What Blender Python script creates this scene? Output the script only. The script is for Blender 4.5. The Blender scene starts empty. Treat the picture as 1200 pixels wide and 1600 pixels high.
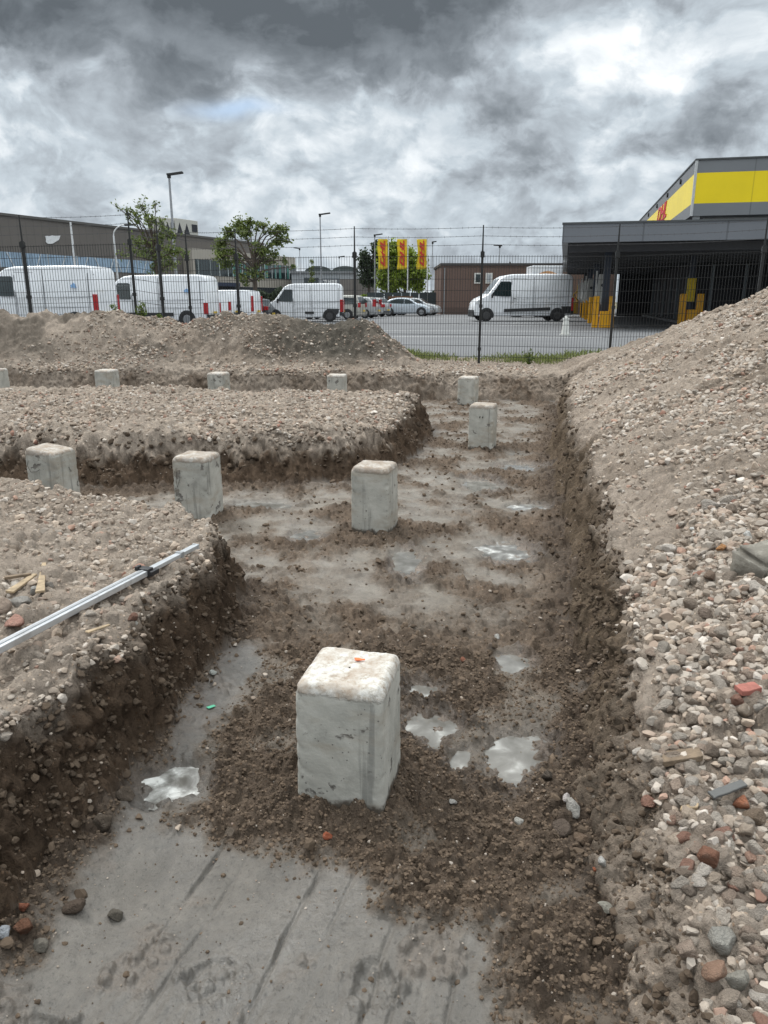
import bpy, bmesh, math, random
import numpy as np
from mathutils import Vector, Matrix
R = math.radians
random.seed(7); rng = np.random.default_rng(7)
scene = bpy.context.scene
COL = scene.collection

# ---------------------------------------------------------------- camera
CAMZ = 1.6; TILT = R(15.9); F = 1155.0
cam = bpy.data.cameras.new('camera'); camo = bpy.data.objects.new('camera', cam); COL.objects.link(camo)
camo.location = (0, 0, CAMZ); camo.rotation_euler = (R(90) - TILT, 0, 0)
cam.sensor_fit = 'VERTICAL'; cam.sensor_height = 36; cam.sensor_width = 27; cam.lens = F / 1600 * 36
cam.clip_start = 0.05; cam.clip_end = 3000
scene.camera = camo
scene.view_settings.view_transform = 'Standard'; scene.view_settings.look = 'None'
scene.view_settings.exposure = 0.44; scene.view_settings.gamma = 1.0

# ---------------------------------------------------------------- sun
SUN_EL, SUN_AZ = 52, -48            # azimuth measured from +Y towards +X
sl = bpy.data.lights.new('sun', 'SUN'); sl.energy = 1.5; sl.angle = R(14); sl.color = (1.0, .965, .91)
so = bpy.data.objects.new('sun', sl); COL.objects.link(so)
sd_ = Vector((math.sin(R(SUN_AZ)) * math.cos(R(SUN_EL)), math.cos(R(SUN_AZ)) * math.cos(R(SUN_EL)), math.sin(R(SUN_EL))))
so.rotation_euler = sd_.to_track_quat('Z', 'Y').to_euler(); so.location = (0, 0, 30)

# ---------------------------------------------------------------- world: nishita sky behind a broken cloud deck
def px_dir(x, y):
    cx = (x - 600) / F; cy = -(y - 800) / F
    v = Vector((cx, math.cos(TILT) + cy * math.sin(TILT), -math.sin(TILT) + cy * math.cos(TILT)))
    return v.normalized()
class NT:
    def __init__(s, t): s.t = t
    def n(s, typ, **k):
        o = s.t.nodes.new(typ)
        for a, b in k.items(): setattr(o, a, b)
        return o
    def put(s, sock, v):
        if isinstance(v, bpy.types.NodeSocket): s.t.links.new(v, sock)
        elif v is not None: sock.default_value = v
    def m(s, op, a, b=None, c=None, clamp=False):
        o = s.n('ShaderNodeMath', operation=op, use_clamp=clamp)
        s.put(o.inputs[0], a); s.put(o.inputs[1], b); s.put(o.inputs[2], c)
        return o.outputs[0]
    def v(s, op, a, b=None, sc=None):
        o = s.n('ShaderNodeVectorMath', operation=op)
        s.put(o.inputs[0], a); s.put(o.inputs[1], b)
        if sc is not None: s.put(o.inputs['Scale'], sc)
        return o.outputs['Value'] if op in ('DISTANCE', 'LENGTH', 'DOT_PRODUCT') else o.outputs[0]
    def noise(s, vec, scale, detail=4, rough=.5, dist=0, typ='FBM', w=None):
        o = s.n('ShaderNodeTexNoise'); 
        try: o.noise_type = typ
        except Exception: pass
        s.put(o.inputs['Vector'], vec); s.put(o.inputs['Scale'], scale); s.put(o.inputs['Detail'], detail)
        s.put(o.inputs['Roughness'], rough); s.put(o.inputs['Distortion'], dist)
        return o.outputs['Fac']
    def ramp(s, f, stops, interp='LINEAR'):
        o = s.n('ShaderNodeValToRGB'); o.color_ramp.interpolation = interp
        e = o.color_ramp.elements
        while len(e) > 1: e.remove(e[-1])
        e[0].position = stops[0][0]; c = stops[0][1]; e[0].color = (*c, 1) if len(c) == 3 else c
        for p, c in stops[1:]:
            q = e.new(p); q.color = (*c, 1) if len(c) == 3 else c
        s.put(o.inputs[0], f); return o.outputs[0]
    def mix(s, f, a, b, mode='MIX'):
        o = s.n('ShaderNodeMix', data_type='RGBA', blend_type=mode)
        s.put(o.inputs[0], f)
        for k, v in ((6, a), (7, b)):
            if isinstance(v, tuple) and len(v) == 3: v = (*v, 1)
            s.put(o.inputs[k], v)
        return o.outputs[2]
    def sstep(s, x, a, b):
        o = s.n('ShaderNodeMapRange', interpolation_type='SMOOTHSTEP'); s.put(o.inputs[0], x)
        o.inputs[1].default_value = a; o.inputs[2].default_value = b; return o.outputs[0]

world = bpy.data.worlds.new('World'); scene.world = world; world.use_nodes = True
wt = NT(world.node_tree); world.node_tree.nodes.clear()
BLOBS = [(60, -50, .36, .10, -.30), (330, 0, .26, .085, -.30), (640, 40, .14, .06, -.24), (980, -90, .20, .07, -.22), (250, 120, .12, .035, -.14), (770, 200, .085, .06, -.17),
         (1110, 170, .10, .05, -.20), (950, 300, .12, .03, -.08), (130, 195, .09, .035, .10), (470, 200, .12, .05, .20), (610, 220, .06, .04, .10), (905, 90, .05, .05, .24), (1050, 80, .05, .045, .28), (1030, 30, .06, .03, .2),
         (930, 260, .03, .03, .12), (300, 270, .12, .03, .04), (500, 330, .3, .03, .06)]
tc = wt.n('ShaderNodeTexCoord'); D = tc.outputs['Generated']
sep = wt.n('ShaderNodeSeparateXYZ'); wt.put(sep.inputs[0], D)
P = wt.v('ADD', wt.v('MULTIPLY', D, (1.0, 1.0, 1.5)), (2.3, .4, 1.7))
wn = wt.n('ShaderNodeTexNoise'); wt.put(wn.inputs['Vector'], P); wn.inputs['Scale'].default_value = 5.0; wn.inputs['Detail'].default_value = 4
warp = wt.v('SCALE', wt.v('SUBTRACT', wn.outputs['Color'], (.5, .5, .5)), sc=.10)
Pw = wt.v('ADD', P, warp)
def puffs(off):
    q = wt.v('ADD', Pw, off); n1 = wt.noise(q, 6.8, 7, .57); n2 = wt.noise(wt.v('ADD', q, (4.1, 2.2, .7)), 14.0, 6, .57)
    return n1, n2
a1, a2 = puffs((0, 0, 0)); b1, b2 = puffs((.010, -.006, -.022))
m1 = wt.sstep(a1, .46, .56); m2 = wt.sstep(a2, .48, .58)
relief = wt.m('ADD', wt.m('SUBTRACT', a1, b1), wt.m('MULTIPLY', wt.m('SUBTRACT', a2, b2), .8))
nA = wt.m('ADD', wt.m('ADD', wt.m('MULTIPLY', m1, .16), wt.m('MULTIPLY', m2, .12)), wt.m('MULTIPLY', wt.m('SUBTRACT', a1, .5), .55))
big = wt.noise(P, 2.6, 4, .5)
fine = wt.noise(Pw, 26, 4, .62)
# broad light and dark parts of the deck, as directions on the sky
def blob(px, py, rx, ry, amp, warpamt=.16):
    d = px_dir(px, py); up = Vector((0, 0, 1)); rt = d.cross(up).normalized(); u2 = rt.cross(d).normalized()
    q = wt.v('ADD', D, wt.v('SCALE', wt.v('SUBTRACT', wn.outputs['Color'], (.5, .5, .5)), sc=warpamt))
    q = wt.v('SUBTRACT', q, tuple(d))
    a = wt.m('DIVIDE', wt.v('DOT_PRODUCT', q, tuple(rt)), rx); b = wt.m('DIVIDE', wt.v('DOT_PRODUCT', q, tuple(u2)), ry); c = wt.m('DIVIDE', wt.v('DOT_PRODUCT', q, tuple(d)), max(rx, ry) * 1.5)
    s2 = wt.m('ADD', wt.m('ADD', wt.m('MULTIPLY', a, a), wt.m('MULTIPLY', b, b)), wt.m('MULTIPLY', c, c))
    return wt.m('MULTIPLY', wt.m('POWER', 2.718, wt.m('MULTIPLY', s2, -1.0)), amp)
total = wt.m('ADD', nA, wt.m('MULTIPLY', wt.m('SUBTRACT', big, .5), .65))
total = wt.m('ADD', total, wt.m('MULTIPLY', relief, 1.0))
total = wt.m('ADD', total, wt.m('MULTIPLY', wt.m('SUBTRACT', fine, .5), .22))
# the smooth dark underside overhead hides the small puffs
shade = None
for b in BLOBS:
    k = blob(*b); shade = k if shade is None else wt.m('ADD', shade, k)
calm = wt.sstep(shade, -.18, -.42)
total = wt.m('MULTIPLY', total, wt.m('SUBTRACT', 1.0, wt.m('MULTIPLY', calm, .45)))
lum = wt.m('ADD', wt.m('ADD', wt.m('MULTIPLY', total, .66), .475), shade)
cloud = wt.ramp(lum, [(0.0, (.095, .11, .125)), (.12, (.145, .165, .185)), (.24, (.20, .225, .25)), (.40, (.31, .345, .38)), (.58, (.43, .485, .53)), (.76, (.58, .625, .66)), (1.0, (.80, .825, .84))])
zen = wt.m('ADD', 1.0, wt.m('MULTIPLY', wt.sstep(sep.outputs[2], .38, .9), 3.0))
zcol = wt.v('MULTIPLY', wt.v('SCALE', cloud, sc=zen), wt.mix(wt.sstep(sep.outputs[2], .34, .6), (1, 1, 1), (1.05, 1.0, .935)))  # unseen cloud above the view brightened and tinted warm to light the soil
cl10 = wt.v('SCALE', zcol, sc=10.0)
sky = wt.n('ShaderNodeTexSky', sky_type='NISHITA'); sky.sun_disc = False; sky.sun_elevation = R(SUN_EL); sky.sun_rotation = R(SUN_AZ)
gap = blob(368, 174, .045, .008, 1.0, .05)
cover = wt.m('SUBTRACT', 1.0, wt.m('MULTIPLY', gap, .7), clamp=True)
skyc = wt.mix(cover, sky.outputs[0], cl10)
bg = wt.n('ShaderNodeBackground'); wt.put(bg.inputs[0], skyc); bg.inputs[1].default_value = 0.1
wo = wt.n('ShaderNodeOutputWorld'); wt.t.links.new(bg.outputs[0], wo.inputs[0])

world.cycles.sampling_method = 'MANUAL'; world.cycles.sample_map_resolution = 256

# ================================================================ materials
def new_mat(name):
    m = bpy.data.materials.new(name); m.use_nodes = True; t = NT(m.node_tree)
    return m, t, m.node_tree.nodes['Principled BSDF']
MATS = {}
def mat(name, col, rough=.6, metal=0, var=.12, scale=8, bump=0, bscale=60, spec=.5, dirt=None, coat=0):
    if name in MATS: return MATS[name]
    m, t, b = new_mat(name)
    tc = t.n('ShaderNodeTexCoord'); o = tc.outputs['Object']
    n = t.noise(o, scale, 5, .6)
    lo = tuple(c * (1 - var) for c in col); hi = tuple(min(1, c * (1 + var)) for c in col)
    c = t.ramp(n, [(.3, lo), (.7, hi)])
    if dirt:
        d = t.noise(o, dirt[0], 6, .65, .5)
        c = t.mix(t.m('MULTIPLY', t.sstep(d, .5, .68), dirt[2]), c, dirt[1])
    t.put(b.inputs['Base Color'], c)
    t.put(b.inputs['Roughness'], t.m('ADD', rough - .06, t.m('MULTIPLY', n, .12)))
    b.inputs['Metallic'].default_value = metal; b.inputs['Specular IOR Level'].default_value = spec; b.inputs['Coat Weight'].default_value = coat
    if bump:
        bn = t.n('ShaderNodeBump'); bn.inputs['Strength'].default_value = bump; bn.inputs['Distance'].default_value = .01
        t.put(bn.inputs['Height'], t.noise(o, bscale, 6, .65)); t.put(b.inputs['Normal'], bn.outputs[0])
    MATS[name] = m; return m

# ================================================================ mesh helpers
def link(o, parent=None):
    COL.objects.link(o)
    if parent is not None: o.parent = parent
    return o
def tag(o, label, cat, group=None, kind=None):
    if label: o['label'] = label
    if cat: o['category'] = cat
    if group: o['group'] = group
    if kind: o['kind'] = kind
    return o
def struct(o, label=None, kind='structure'):
    o['kind'] = kind
    if label: o['label'] = label
    return o
def empty(name, loc, rz=0):
    o = bpy.data.objects.new(name, None); o.location = loc; o.rotation_euler = (0, 0, rz); o.empty_display_size = .2
    COL.objects.link(o); return o
def copy_tree(o, parent=None):
    c = o.copy(); COL.objects.link(c)
    if parent is not None: c.parent = parent
    for ch in [q for q in o.children]: copy_tree(ch, c)
    return c
class MB:
    def __init__(s): s.v = []; s.f = []
    def add(s, vs, fs):
        k = len(s.v); s.v += [tuple(q) for q in vs]; s.f += [tuple(i + k for i in f) for f in fs]; return s
    def box(s, c, d, rz=0, ry=0, rx=0):
        M = Matrix.Rotation(rz, 3, 'Z') @ Matrix.Rotation(ry, 3, 'Y') @ Matrix.Rotation(rx, 3, 'X')
        vs = [Vector(c) + M @ Vector((sx * d[0] / 2, sy * d[1] / 2, sz * d[2] / 2)) for sx in (-1, 1) for sy in (-1, 1) for sz in (-1, 1)]
        return s.add(vs, [(0, 1, 3, 2), (4, 6, 7, 5), (0, 4, 5, 1), (2, 3, 7, 6), (0, 2, 6, 4), (1, 5, 7, 3)])
    def tube(s, a, b, r0, r1=None, n=8, cap=True):
        a = Vector(a); b = Vector(b); r1 = r0 if r1 is None else r1
        d = (b - a); 
        if d.length < 1e-6: return s
        q = d.to_track_quat('Z', 'Y'); vs = []
        for p, r in ((a, r0), (b, r1)):
            for i in range(n):
                t = 2 * math.pi * (i + .5) / n; vs.append(p + q @ Vector((r * math.cos(t), r * math.sin(t), 0)))
        fs = [(i, (i + 1) % n, n + (i + 1) % n, n + i) for i in range(n)]
        if cap: fs += [tuple(range(n - 1, -1, -1)), tuple(range(n, 2 * n))]
        return s.add(vs, fs)
    def path(s, pts, r, n=8):
        for a, b in zip(pts[:-1], pts[1:]): s.tube(a, b, r, r, n)
        return s
    def prism(s, poly, off):          # poly: list of 3d points, off: extrusion vector
        n = len(poly); off = Vector(off)
        vs = [Vector(p) for p in poly] + [Vector(p) + off for p in poly]
        fs = [tuple(range(n - 1, -1, -1)), tuple(range(n, 2 * n))] + [(i, (i + 1) % n, n + (i + 1) % n, n + i) for i in range(n)]
        return s.add(vs, fs)
    def build(s, name, m, parent=None, smooth=False, sharp=35, bevel=0, seg=2, recalc=True, loc=None):
        me = bpy.data.meshes.new(name); me.from_pydata(s.v, [], s.f)
        if bevel or recalc:
            bm = bmesh.new(); bm.from_mesh(me)
            if bevel: bmesh.ops.bevel(bm, geom=[e for e in bm.edges if len(e.link_faces) == 2 and e.calc_face_angle(0) > .4], offset=bevel, segments=seg, affect='EDGES', profile=.6, clamp_overlap=True)
            bmesh.ops.recalc_face_normals(bm, faces=bm.faces); bm.to_mesh(me); bm.free()
        if smooth:
            me.shade_smooth()
            try: me.set_sharp_from_angle(angle=R(sharp))
            except Exception: pass
        me.materials.append(m)
        o = bpy.data.objects.new(name, me)
        if loc: o.location = loc
        return link(o, parent)

# points of the photo turned into places on a known height or distance
def atz(x, y, z):
    cx = (x - 600) / F; cy = -(y - 800) / F
    r = Vector((cx, math.cos(TILT) + cy * math.sin(TILT), -math.sin(TILT) + cy * math.cos(TILT)))
    t = (z - CAMZ) / r.z; return Vector((r.x * t, r.y * t, z))
def aty(x, y, Y):
    cx = (x - 600) / F; cy = -(y - 800) / F
    r = Vector((cx, math.cos(TILT) + cy * math.sin(TILT), -math.sin(TILT) + cy * math.cos(TILT)))
    t = Y / r.y; return Vector((r.x * t, Y, r.z * t + CAMZ))
def npproj(x, y, z):
    dz = z - CAMZ; d = y * math.cos(TILT) - dz * math.sin(TILT); u = y * math.sin(TILT) + dz * math.cos(TILT)
    d = np.maximum(d, 1e-3); return 600 + F * x / d, 800 - F * u / d, d

# ================================================================ numpy noise
def _hash(ix, iy, seed):
    h = (ix.astype(np.int64) * 374761393 + iy.astype(np.int64) * 668265263 + seed * 1442695041) & 0xffffffff
    h = ((h ^ (h >> 13)) * 1274126177) & 0xffffffff
    h = ((h ^ (h >> 16)) * 2246822519) & 0xffffffff
    return (h ^ (h >> 15)) & 0xffffffff
def perlin(x, y, seed=0):
    x0 = np.floor(x); y0 = np.floor(y); fx = x - x0; fy = y - y0
    ux = fx * fx * fx * (fx * (fx * 6 - 15) + 10); uy = fy * fy * fy * (fy * (fy * 6 - 15) + 10)
    def g(ix, iy, dx, dy):
        a = _hash(ix, iy, seed) * (2 * math.pi / 4294967296.0); return np.cos(a) * dx + np.sin(a) * dy
    a = g(x0, y0, fx, fy); b = g(x0 + 1, y0, fx - 1, fy); c = g(x0, y0 + 1, fx, fy - 1); d = g(x0 + 1, y0 + 1, fx - 1, fy - 1)
    return ((a + ux * (b - a)) * (1 - uy) + (c + ux * (d - c)) * uy) * 1.5
def fbm(x, y, seed=0, oct=4, gain=.5):
    r = 0; a = 1; t = 0
    for i in range(oct):
        r = r + a * perlin(x, y, seed + i * 17); t += a; a *= gain; x = x * 2.03 + 3.1; y = y * 2.03 - 1.7
    return r / t * 1.3
def lumps(x, y, cell, seed=0, fill=.75):
    """rounded clods: a height 0..1, one lump per jittered cell"""
    X = x / cell; Y = y / cell; x0 = np.floor(X); y0 = np.floor(Y); best = np.zeros_like(X)
    for i in (-1, 0, 1):
        for j in (-1, 0, 1):
            ix = x0 + i; iy = y0 + j
            h = _hash(ix, iy, seed); h2 = _hash(ix, iy, seed + 5); h3 = _hash(ix, iy, seed + 9)
            cx = ix + .5 + (h / 4294967296.0 - .5) * .8; cy = iy + .5 + (h2 / 4294967296.0 - .5) * .8
            r = .35 + .4 * (h3 / 4294967296.0); on = ((h3 & 1023) / 1023.0) < fill
            an = (h & 4095) / 4095.0 * math.pi; ca = np.cos(an); sa = np.sin(an); st = .7 + .3 * ((h2 & 255) / 255.0)
            dx = X - cx; dy = Y - cy; p = (ca * dx + sa * dy); q = (-sa * dx + ca * dy) / st
            v = np.sqrt(np.clip(1 - (p * p + q * q) / (r * r), 0, 1)) * r * 1.4 * on
            best = np.maximum(best, v)
    return best
def sst(x, a, b):
    t = np.clip((x - a) / (b - a), 0, 1); return t * t * (3 - 2 * t)

# ================================================================ terrain
TR = [(.49, -2.6), (.50, 1.0), (.54, 1.43), (.65, 1.9), (.76, 2.3), (.87, 2.75), (1.02, 3.7), (1.27, 4.8), (1.74, 7.5), (2.12, 9.0), (2.85, 12.2),
      (0, 12.3), (-4, 12.45), (-24, 12.9), (-24, 10.9), (-3.6, 10.35), (-.3, 9.9), (.62, 9.55), (.46, 8.5), (.22, 7.46), (-.12, 6.62), (-.4, 6.48), (-2.4, 6.35),
      (-24, 6.9), (-24, 5.4), (-2.7, 5.05), (-1.8, 4.6), (-1.15, 4.25), (-.88, 4.0), (-.76, 3.78), (-.79, 3.4), (-.78, 2.77), (-.82, 2.36), (-.92, 1.98),
      (-.97, 1.69), (-1.0, 1.5), (-1.05, 1.0), (-1.05, -2.6)]
RX = np.array([(-3, .49), (1.0, .50), (1.43, .54), (1.9, .65), (2.3, .76), (2.75, .87), (3.7, 1.02), (4.8, 1.27), (7.5, 1.74), (9.0, 2.12), (12.3, 2.87), (14, 3.1), (20, 3.4)])
def sdpoly(x, y, P):
    d = np.full(x.shape, 1e9); ins = np.zeros(x.shape, bool); n = len(P)
    for i in range(n):
        ax, ay = P[i]; bx, by = P[(i + 1) % n]; ex, ey = bx - ax, by - ay
        wx = x - ax; wy = y - ay; t = np.clip((wx * ex + wy * ey) / (ex * ex + ey * ey), 0, 1)
        d = np.minimum(d, (wx - ex * t) ** 2 + (wy - ey * t) ** 2)
        c = ((ay > y) != (by > y)); 
        if ay != by: ins ^= c & (x < (bx - ax) * (y - ay) / (by - ay) + ax)
    d = np.sqrt(d); return np.where(ins, -d, d)
def pxpoly(pts, z=0): return [tuple(atz(px, py, z)[:2]) for px, py in pts]
HEAP_Y = 13.9
_hp = [(-400, 486), (0, 487), (40, 497), (68, 489), (100, 494), (150, 486), (185, 489), (215, 498), (250, 499), (290, 506), (325, 499), (348, 488), (372, 494), (410, 492), (440, 493), (470, 501), (505, 508), (540, 503),
       (560, 498), (583, 502), (600, 516), (625, 536), (645, 553), (668, 566), (700, 568)]
HX = []; HZ = []
for px, py in _hp:
    p = aty(px, py, HEAP_Y); HX.append(p.x); HZ.append(p.z)
# piles: centre x, y, turn, top height
PILES = [(-.112, 2.18, -13, .455), (-.065, 5.12, -16, .495), (-1.40, 5.42, -11, .505), (-2.66, 5.80, -14, .48), (1.10, 8.17, -18, .515), (1.325, 11.72, -22, .47),
         (-.735, 11.7, -8, .505), (-2.60, 11.75, -10, .53), (-4.37, 11.8, -14, .57), (-6.15, 11.85, -12, .58)]
# puddles: px centre, px radii, milkiness, turn
PUD = [(268, 1222, 50, 30, .8, 0), (662, 1078, 30, 13, .5, 0), (672, 1132, 42, 26, .35, .3), (722, 1182, 20, 20, .3, -.6), (808, 1178, 46, 44, .35, -.5), (803, 1034, 27, 15, .2, 0),
       (792, 861, 44, 17, .6, 0), (826, 791, 28, 6, .6, 0), (636, 880, 24, 22, .15, 0), (812, 729, 40, 6, .1, 0), (752, 757, 30, 10, .1, 0), (410, 789, 48, 6, .15, 0), (478, 838, 26, 10, .15, 0)]
PUDW = []
for px, py, rx, ry, mk, tn in PUD:
    c = atz(px, py, 0); a = atz(px + rx, py, 0); b = atz(px, py - ry, 0)
    PUDW.append((c.x, c.y, abs(a.x - c.x), abs(b.y - c.y), mk, tn))
SILT = pxpoly([(-400, 1700), (-200, 1560), (40, 1500), (110, 1380), (165, 1290), (215, 1235), (250, 1160), (325, 1075), (345, 1020), (420, 1010), (385, 1075), (345, 1130), (330, 1180), (300, 1240), (255, 1290), (330, 1315), (430, 1330),
               (520, 1365), (580, 1395), (640, 1440), (700, 1450), (765, 1475), (780, 1530), (790, 1700)])
def terrain(x, y, masks=True):
    x = np.asarray(x, float); y = np.asarray(y, float)
    wob = .08 * fbm(x * 1.1 + 4, y * 1.1, 1, 3) + .075 * fbm(x * 4.2, y * 4.2, 2, 3) + .022 * fbm(x * 18, y * 18, 3, 2)
    sd = sdpoly(x, y, TR) + wob
    xr = np.interp(y, RX[:, 0], RX[:, 1]); dr = x - xr
    right = dr > -.3
    # ---- top of the banks
    back = sst(y, 11.3, 12.4)
    rimR = np.interp(y, [-3, 1.2, 2.0, 3.0, 5, 9, 12, 14], [.13, .15, .25, .36, .43, .42, .36, .44])
    slR = np.interp(y, [-3, 1, 2, 3, 4.5, 8, 10.5, 12, 13, 14, 15.5], [.10, .15, .21, .30, .40, .56, .54, .46, .28, .10, .0])
    e = np.clip(dr - .12, 0, 9)
    heapR = slR * e * (1 - .035 * e) + .07 * sst(e, .0, .5) * (y > 2)
    heapR = np.minimum(heapR, 1.5 + .1 * fbm(x, y, 8, 2))
    heapR = heapR * .965 * (1 + .16 * fbm(x * .9, y * .9, 9, 3)) + sst(e, .1, 1.2) * .05 * fbm(x * 2.4, y * 2.4, 10, 3)
    bankR = rimR + heapR
    bankL = np.where(y > 5.6, .46, .42) + .035 * fbm(x * .8, y * .8, 11, 3) + .04 * fbm(x * 2.6, y * 2.6, 12, 3)
    bankL = bankL + .07 * sst(-x, 1.2, 3) * (y < 5.6) * sst(y, 1.5, 3.5)
    bankL = bankL - .10 * (1 - sst(sd, .1, .55)) * (y > 5.6) * (y < 9)      # island edge slumps to the front
    strip = np.interp(x, [-10, -1, 2, 3.2], [.50, .47, .42, .40]) + .03 * fbm(x * 1.7, y * 1.7, 13, 3)
    # left heap by the fence
    zcst = np.interp(x, HX, HZ)
    t = (y - 12.75 - .18 * fbm(x * .8, y * .4, 14, 2)) / (HEAP_Y - 12.85)
    prof = np.where(t < 1, sst(t, -.05, 1.12) * 1.02, 1 - .8 * sst(y, HEAP_Y + .12, HEAP_Y + .8))
    heapL = np.clip(zcst - .5, 0, 2) * np.clip(prof, 0, 1) * (1 + .10 * fbm(x * 2.5, y * 2.5, 15, 3)); heapL = heapL + np.clip(prof * 3, 0, 1) * (1 - sst(t, .8, 1.1)) * (heapL > .02) * (.09 * fbm(x * 1.6, y * 1.6, 16, 3) + .09 * np.abs(fbm(x * 4, y * 4, 17, 4)) - .03)
    # mound right of the gap, in front of the fence
    mound = .10 * np.exp(-(((x - 3.7) / .8) ** 2 + ((y - 13.6) / .5) ** 2)) + .22 * np.exp(-(((x - 5.2) / 1.0) ** 2 + ((y - 13.3) / .8) ** 2))
    bk = sst(y, 12.0, 12.6)
    left = (~right)
    low = np.where(right & (y < 12.4), bankR, np.where(y > 11.6, strip, bankL))
    hr = np.where(dr > -.1, heapR, 0)
    low = np.where(y > 12.2, strip + hr * (1 - .0) + heapL + mound, low)
    farz = sst(y, 15.9, 16.6); low = low * (1 - farz) + .30 * farz
    # ---- trench wall
    w = np.where(right, np.interp(y, [0, 1.5, 3, 6, 12], [.15, .15, .18, .20, .16]), np.where(y < 4.4, np.interp(y, [0, 1.5, 2.4, 3.5], [.30, .27, .16, .12]), np.where((y > 5.4) & (y < 7.2) & (x < 0), .40, .24)))
    w = np.where(y > 11.9, np.where(x > 1.0, .5, .30), w)
    tt = np.clip(sd / w, 0, 1)
    wall = np.where(y > 11.9, tt ** .75, .5 * sst(tt, 0, 1) + .5 * tt ** .7)
    # ---- floor
    fl = .022 * fbm(x * 1.3, y * 1.3, 20, 3)
    fl = fl + .05 * sst(sd, -.30, .0) * np.where(y < 4, 1, .4)              # loose soil at the wall feet
    silt = sst(-(sdpoly(x, y, SILT) + .09 * fbm(x * 4, y * 4, 21, 4) + .04 * fbm(x * 17, y * 17, 22, 3)), -.05, .06) * (sd < 0)
    far = sst(y, 3.1, 4.0)
    patch = fbm(x * 1.9 + 9 + .5 * y, y * 1.7 - .4 * x, 23, 5)
    midmud = sst(patch, -.30, .25) * (.62 + .38 * sst(fbm(x * 5 + 3, y * 5.5, 39, 5), -.25, .25)) * far                                    # smooth grey mud between the clods further on
    brownish = sst((x - xr) , -.42, -.1) * (y < 11)
    midmud = midmud * (1 - .85 * brownish)
    nearr = (1 - far) * sst(fbm(x * 2.2, y * 2.2, 24, 3), .12, .3) * .5
    smooth = np.clip(np.maximum(np.maximum(silt, midmud), nearr), 0, 1)
    pr = 0
    for (cx, cy, rz, top) in PILES:
        d2 = np.hypot(x - cx, y - cy); m = np.exp(-(np.maximum(d2 - .15, 0) / .14) ** 2)
        fl = fl + (.05 if cy < 4 else .025) * m * (.6 + .5 * fbm(x * 6, y * 6, 26, 2)); smooth = smooth * (1 - np.clip(1.3 * m, 0, 1))
    # mound of dug soil in front of and right of the near pile
    m = np.exp(-(((x - .25) / .55) ** 2 + ((y - 1.62) / .30) ** 2)); fl = fl + .03 * m
    wet = np.zeros_like(x); pdep = np.zeros_like(x)
    for (cx, cy, rx, ry, mk, tn) in PUDW:
        ca, sa = math.cos(tn), math.sin(tn); dx = x - cx; dy = y - cy
        q = np.sqrt(((ca * dx + sa * dy) / rx) ** 2 + ((-sa * dx + ca * dy) / ry) ** 2) + .55 * fbm(x * 8, y * 8, 27, 4) * (1 if cy < 4 else .7)
        q = q + .14 * fbm(x * 32, y * 32, 28, 3); pdep = np.maximum(pdep, sst(1.4 - q, 0, .95)); wet = np.maximum(wet, sst(1.9 - q, 0, 1.0))
    fl = fl * (1 - wet) + 0.0 * wet - .030 * pdep
    cl = .62 * lumps(x + .01 * perlin(x * 40, y * 40, 34), y + .01 * perlin(x * 40, y * 40, 35), .06, 30, .5) * .06 + .75 * lumps(x + .006 * perlin(x * 70, y * 70, 36), y, .030, 31, .75) * .030 + .6 * lumps(x, y, .014, 32, .85) * .014 + .012 * fbm(x * 14, y * 14, 37, 3)
    rough_floor = (1 - smooth) * (1 - .55 * pdep)
    fl = fl + rough_floor * cl * .95 + rough_floor * .010 * fbm(x * 8, y * 8, 33, 3)
    # grooves dragged by the digger bucket through the silt
    gu = x * .955 - y * .295; gv = x * .295 + y * .955
    gro = perlin(gu * 17 + .6 * perlin(gu * 3, gv * 1.5, 40), gv * .9, 41); gro2 = perlin(gu * 46, gv * 2.3, 42)
    grm = silt * sst(1.75 - y, 0, .5)
    gw = gu + .012 * fbm(gu * 9, gv * 5, 46, 3)
    tooth = np.zeros_like(x)
    for g0, v0, v1, dp in ((-.93, .6, 1.9, .010), (-1.02, 1.2, 2.3, .016), (-.70, .7, 1.75, .018), (-.60, 1.3, 1.85, .010), (-.44, .8, 1.6, .014), (-.38, .6, 1.5, .016), (-.25, .9, 1.55, .010), (-.12, .6, 1.45, .012), (-.03, .7, 1.40, .018), (.07, .8, 1.42, .010)):
        tooth = np.maximum(tooth, dp * np.exp(-((gw - g0) / .0055) ** 2) * sst(gv, v0, v0 + .15) * (1 - sst(gv, v1 - .2, v1)) * (.45 + .8 * np.clip(perlin(gu * 3 + g0 * 31, gv * 9, 47) + .35, 0, 1)))
    rag = sst(fbm(x * 4 + 7, y * 4, 48, 3), .14, .34); foot_ = np.zeros_like(x)
    for fx_, fy_ in ((-.02, 1.40), (-.42, 1.42), (-.78, 1.28), (.06, 1.25)):
        q_ = np.hypot((x - fx_) / .07, (y - fy_) / .05) + .5 * fbm(x * 16, y * 16, 58, 3); foot_ = np.maximum(foot_, sst(1.2 - q_, 0, .5)); rag = np.maximum(rag, .9 * sst(1.7 - q_, 0, .5))
    fl = fl - .016 * foot_ * silt
    fl = fl - grm * (.014 * np.clip(gro - .18, 0, 1) + .0045 * gro2) - silt * tooth - silt * .004 * fbm(x * 18, y * 18, 43, 4) + silt * rag * (.55 * lumps(x, y, .032, 49, .45) * .032 + .4 * lumps(x, y, .014, 57, .5) * .014 + .006 * np.abs(fbm(x * 22, y * 22, 38, 3)))
    fl = fl + midmud * (.012 * fbm(x * 3, y * 6, 44, 4) + .010 * fbm(x * 9, y * 16, 45, 3))
    # ---- combine
    z = fl * (1 - tt) + 0
    outside = sd > 0
    z = np.where(outside, fl * (1 - tt) + low * wall, fl)
    ledge = outside & (tt < 1)
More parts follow.
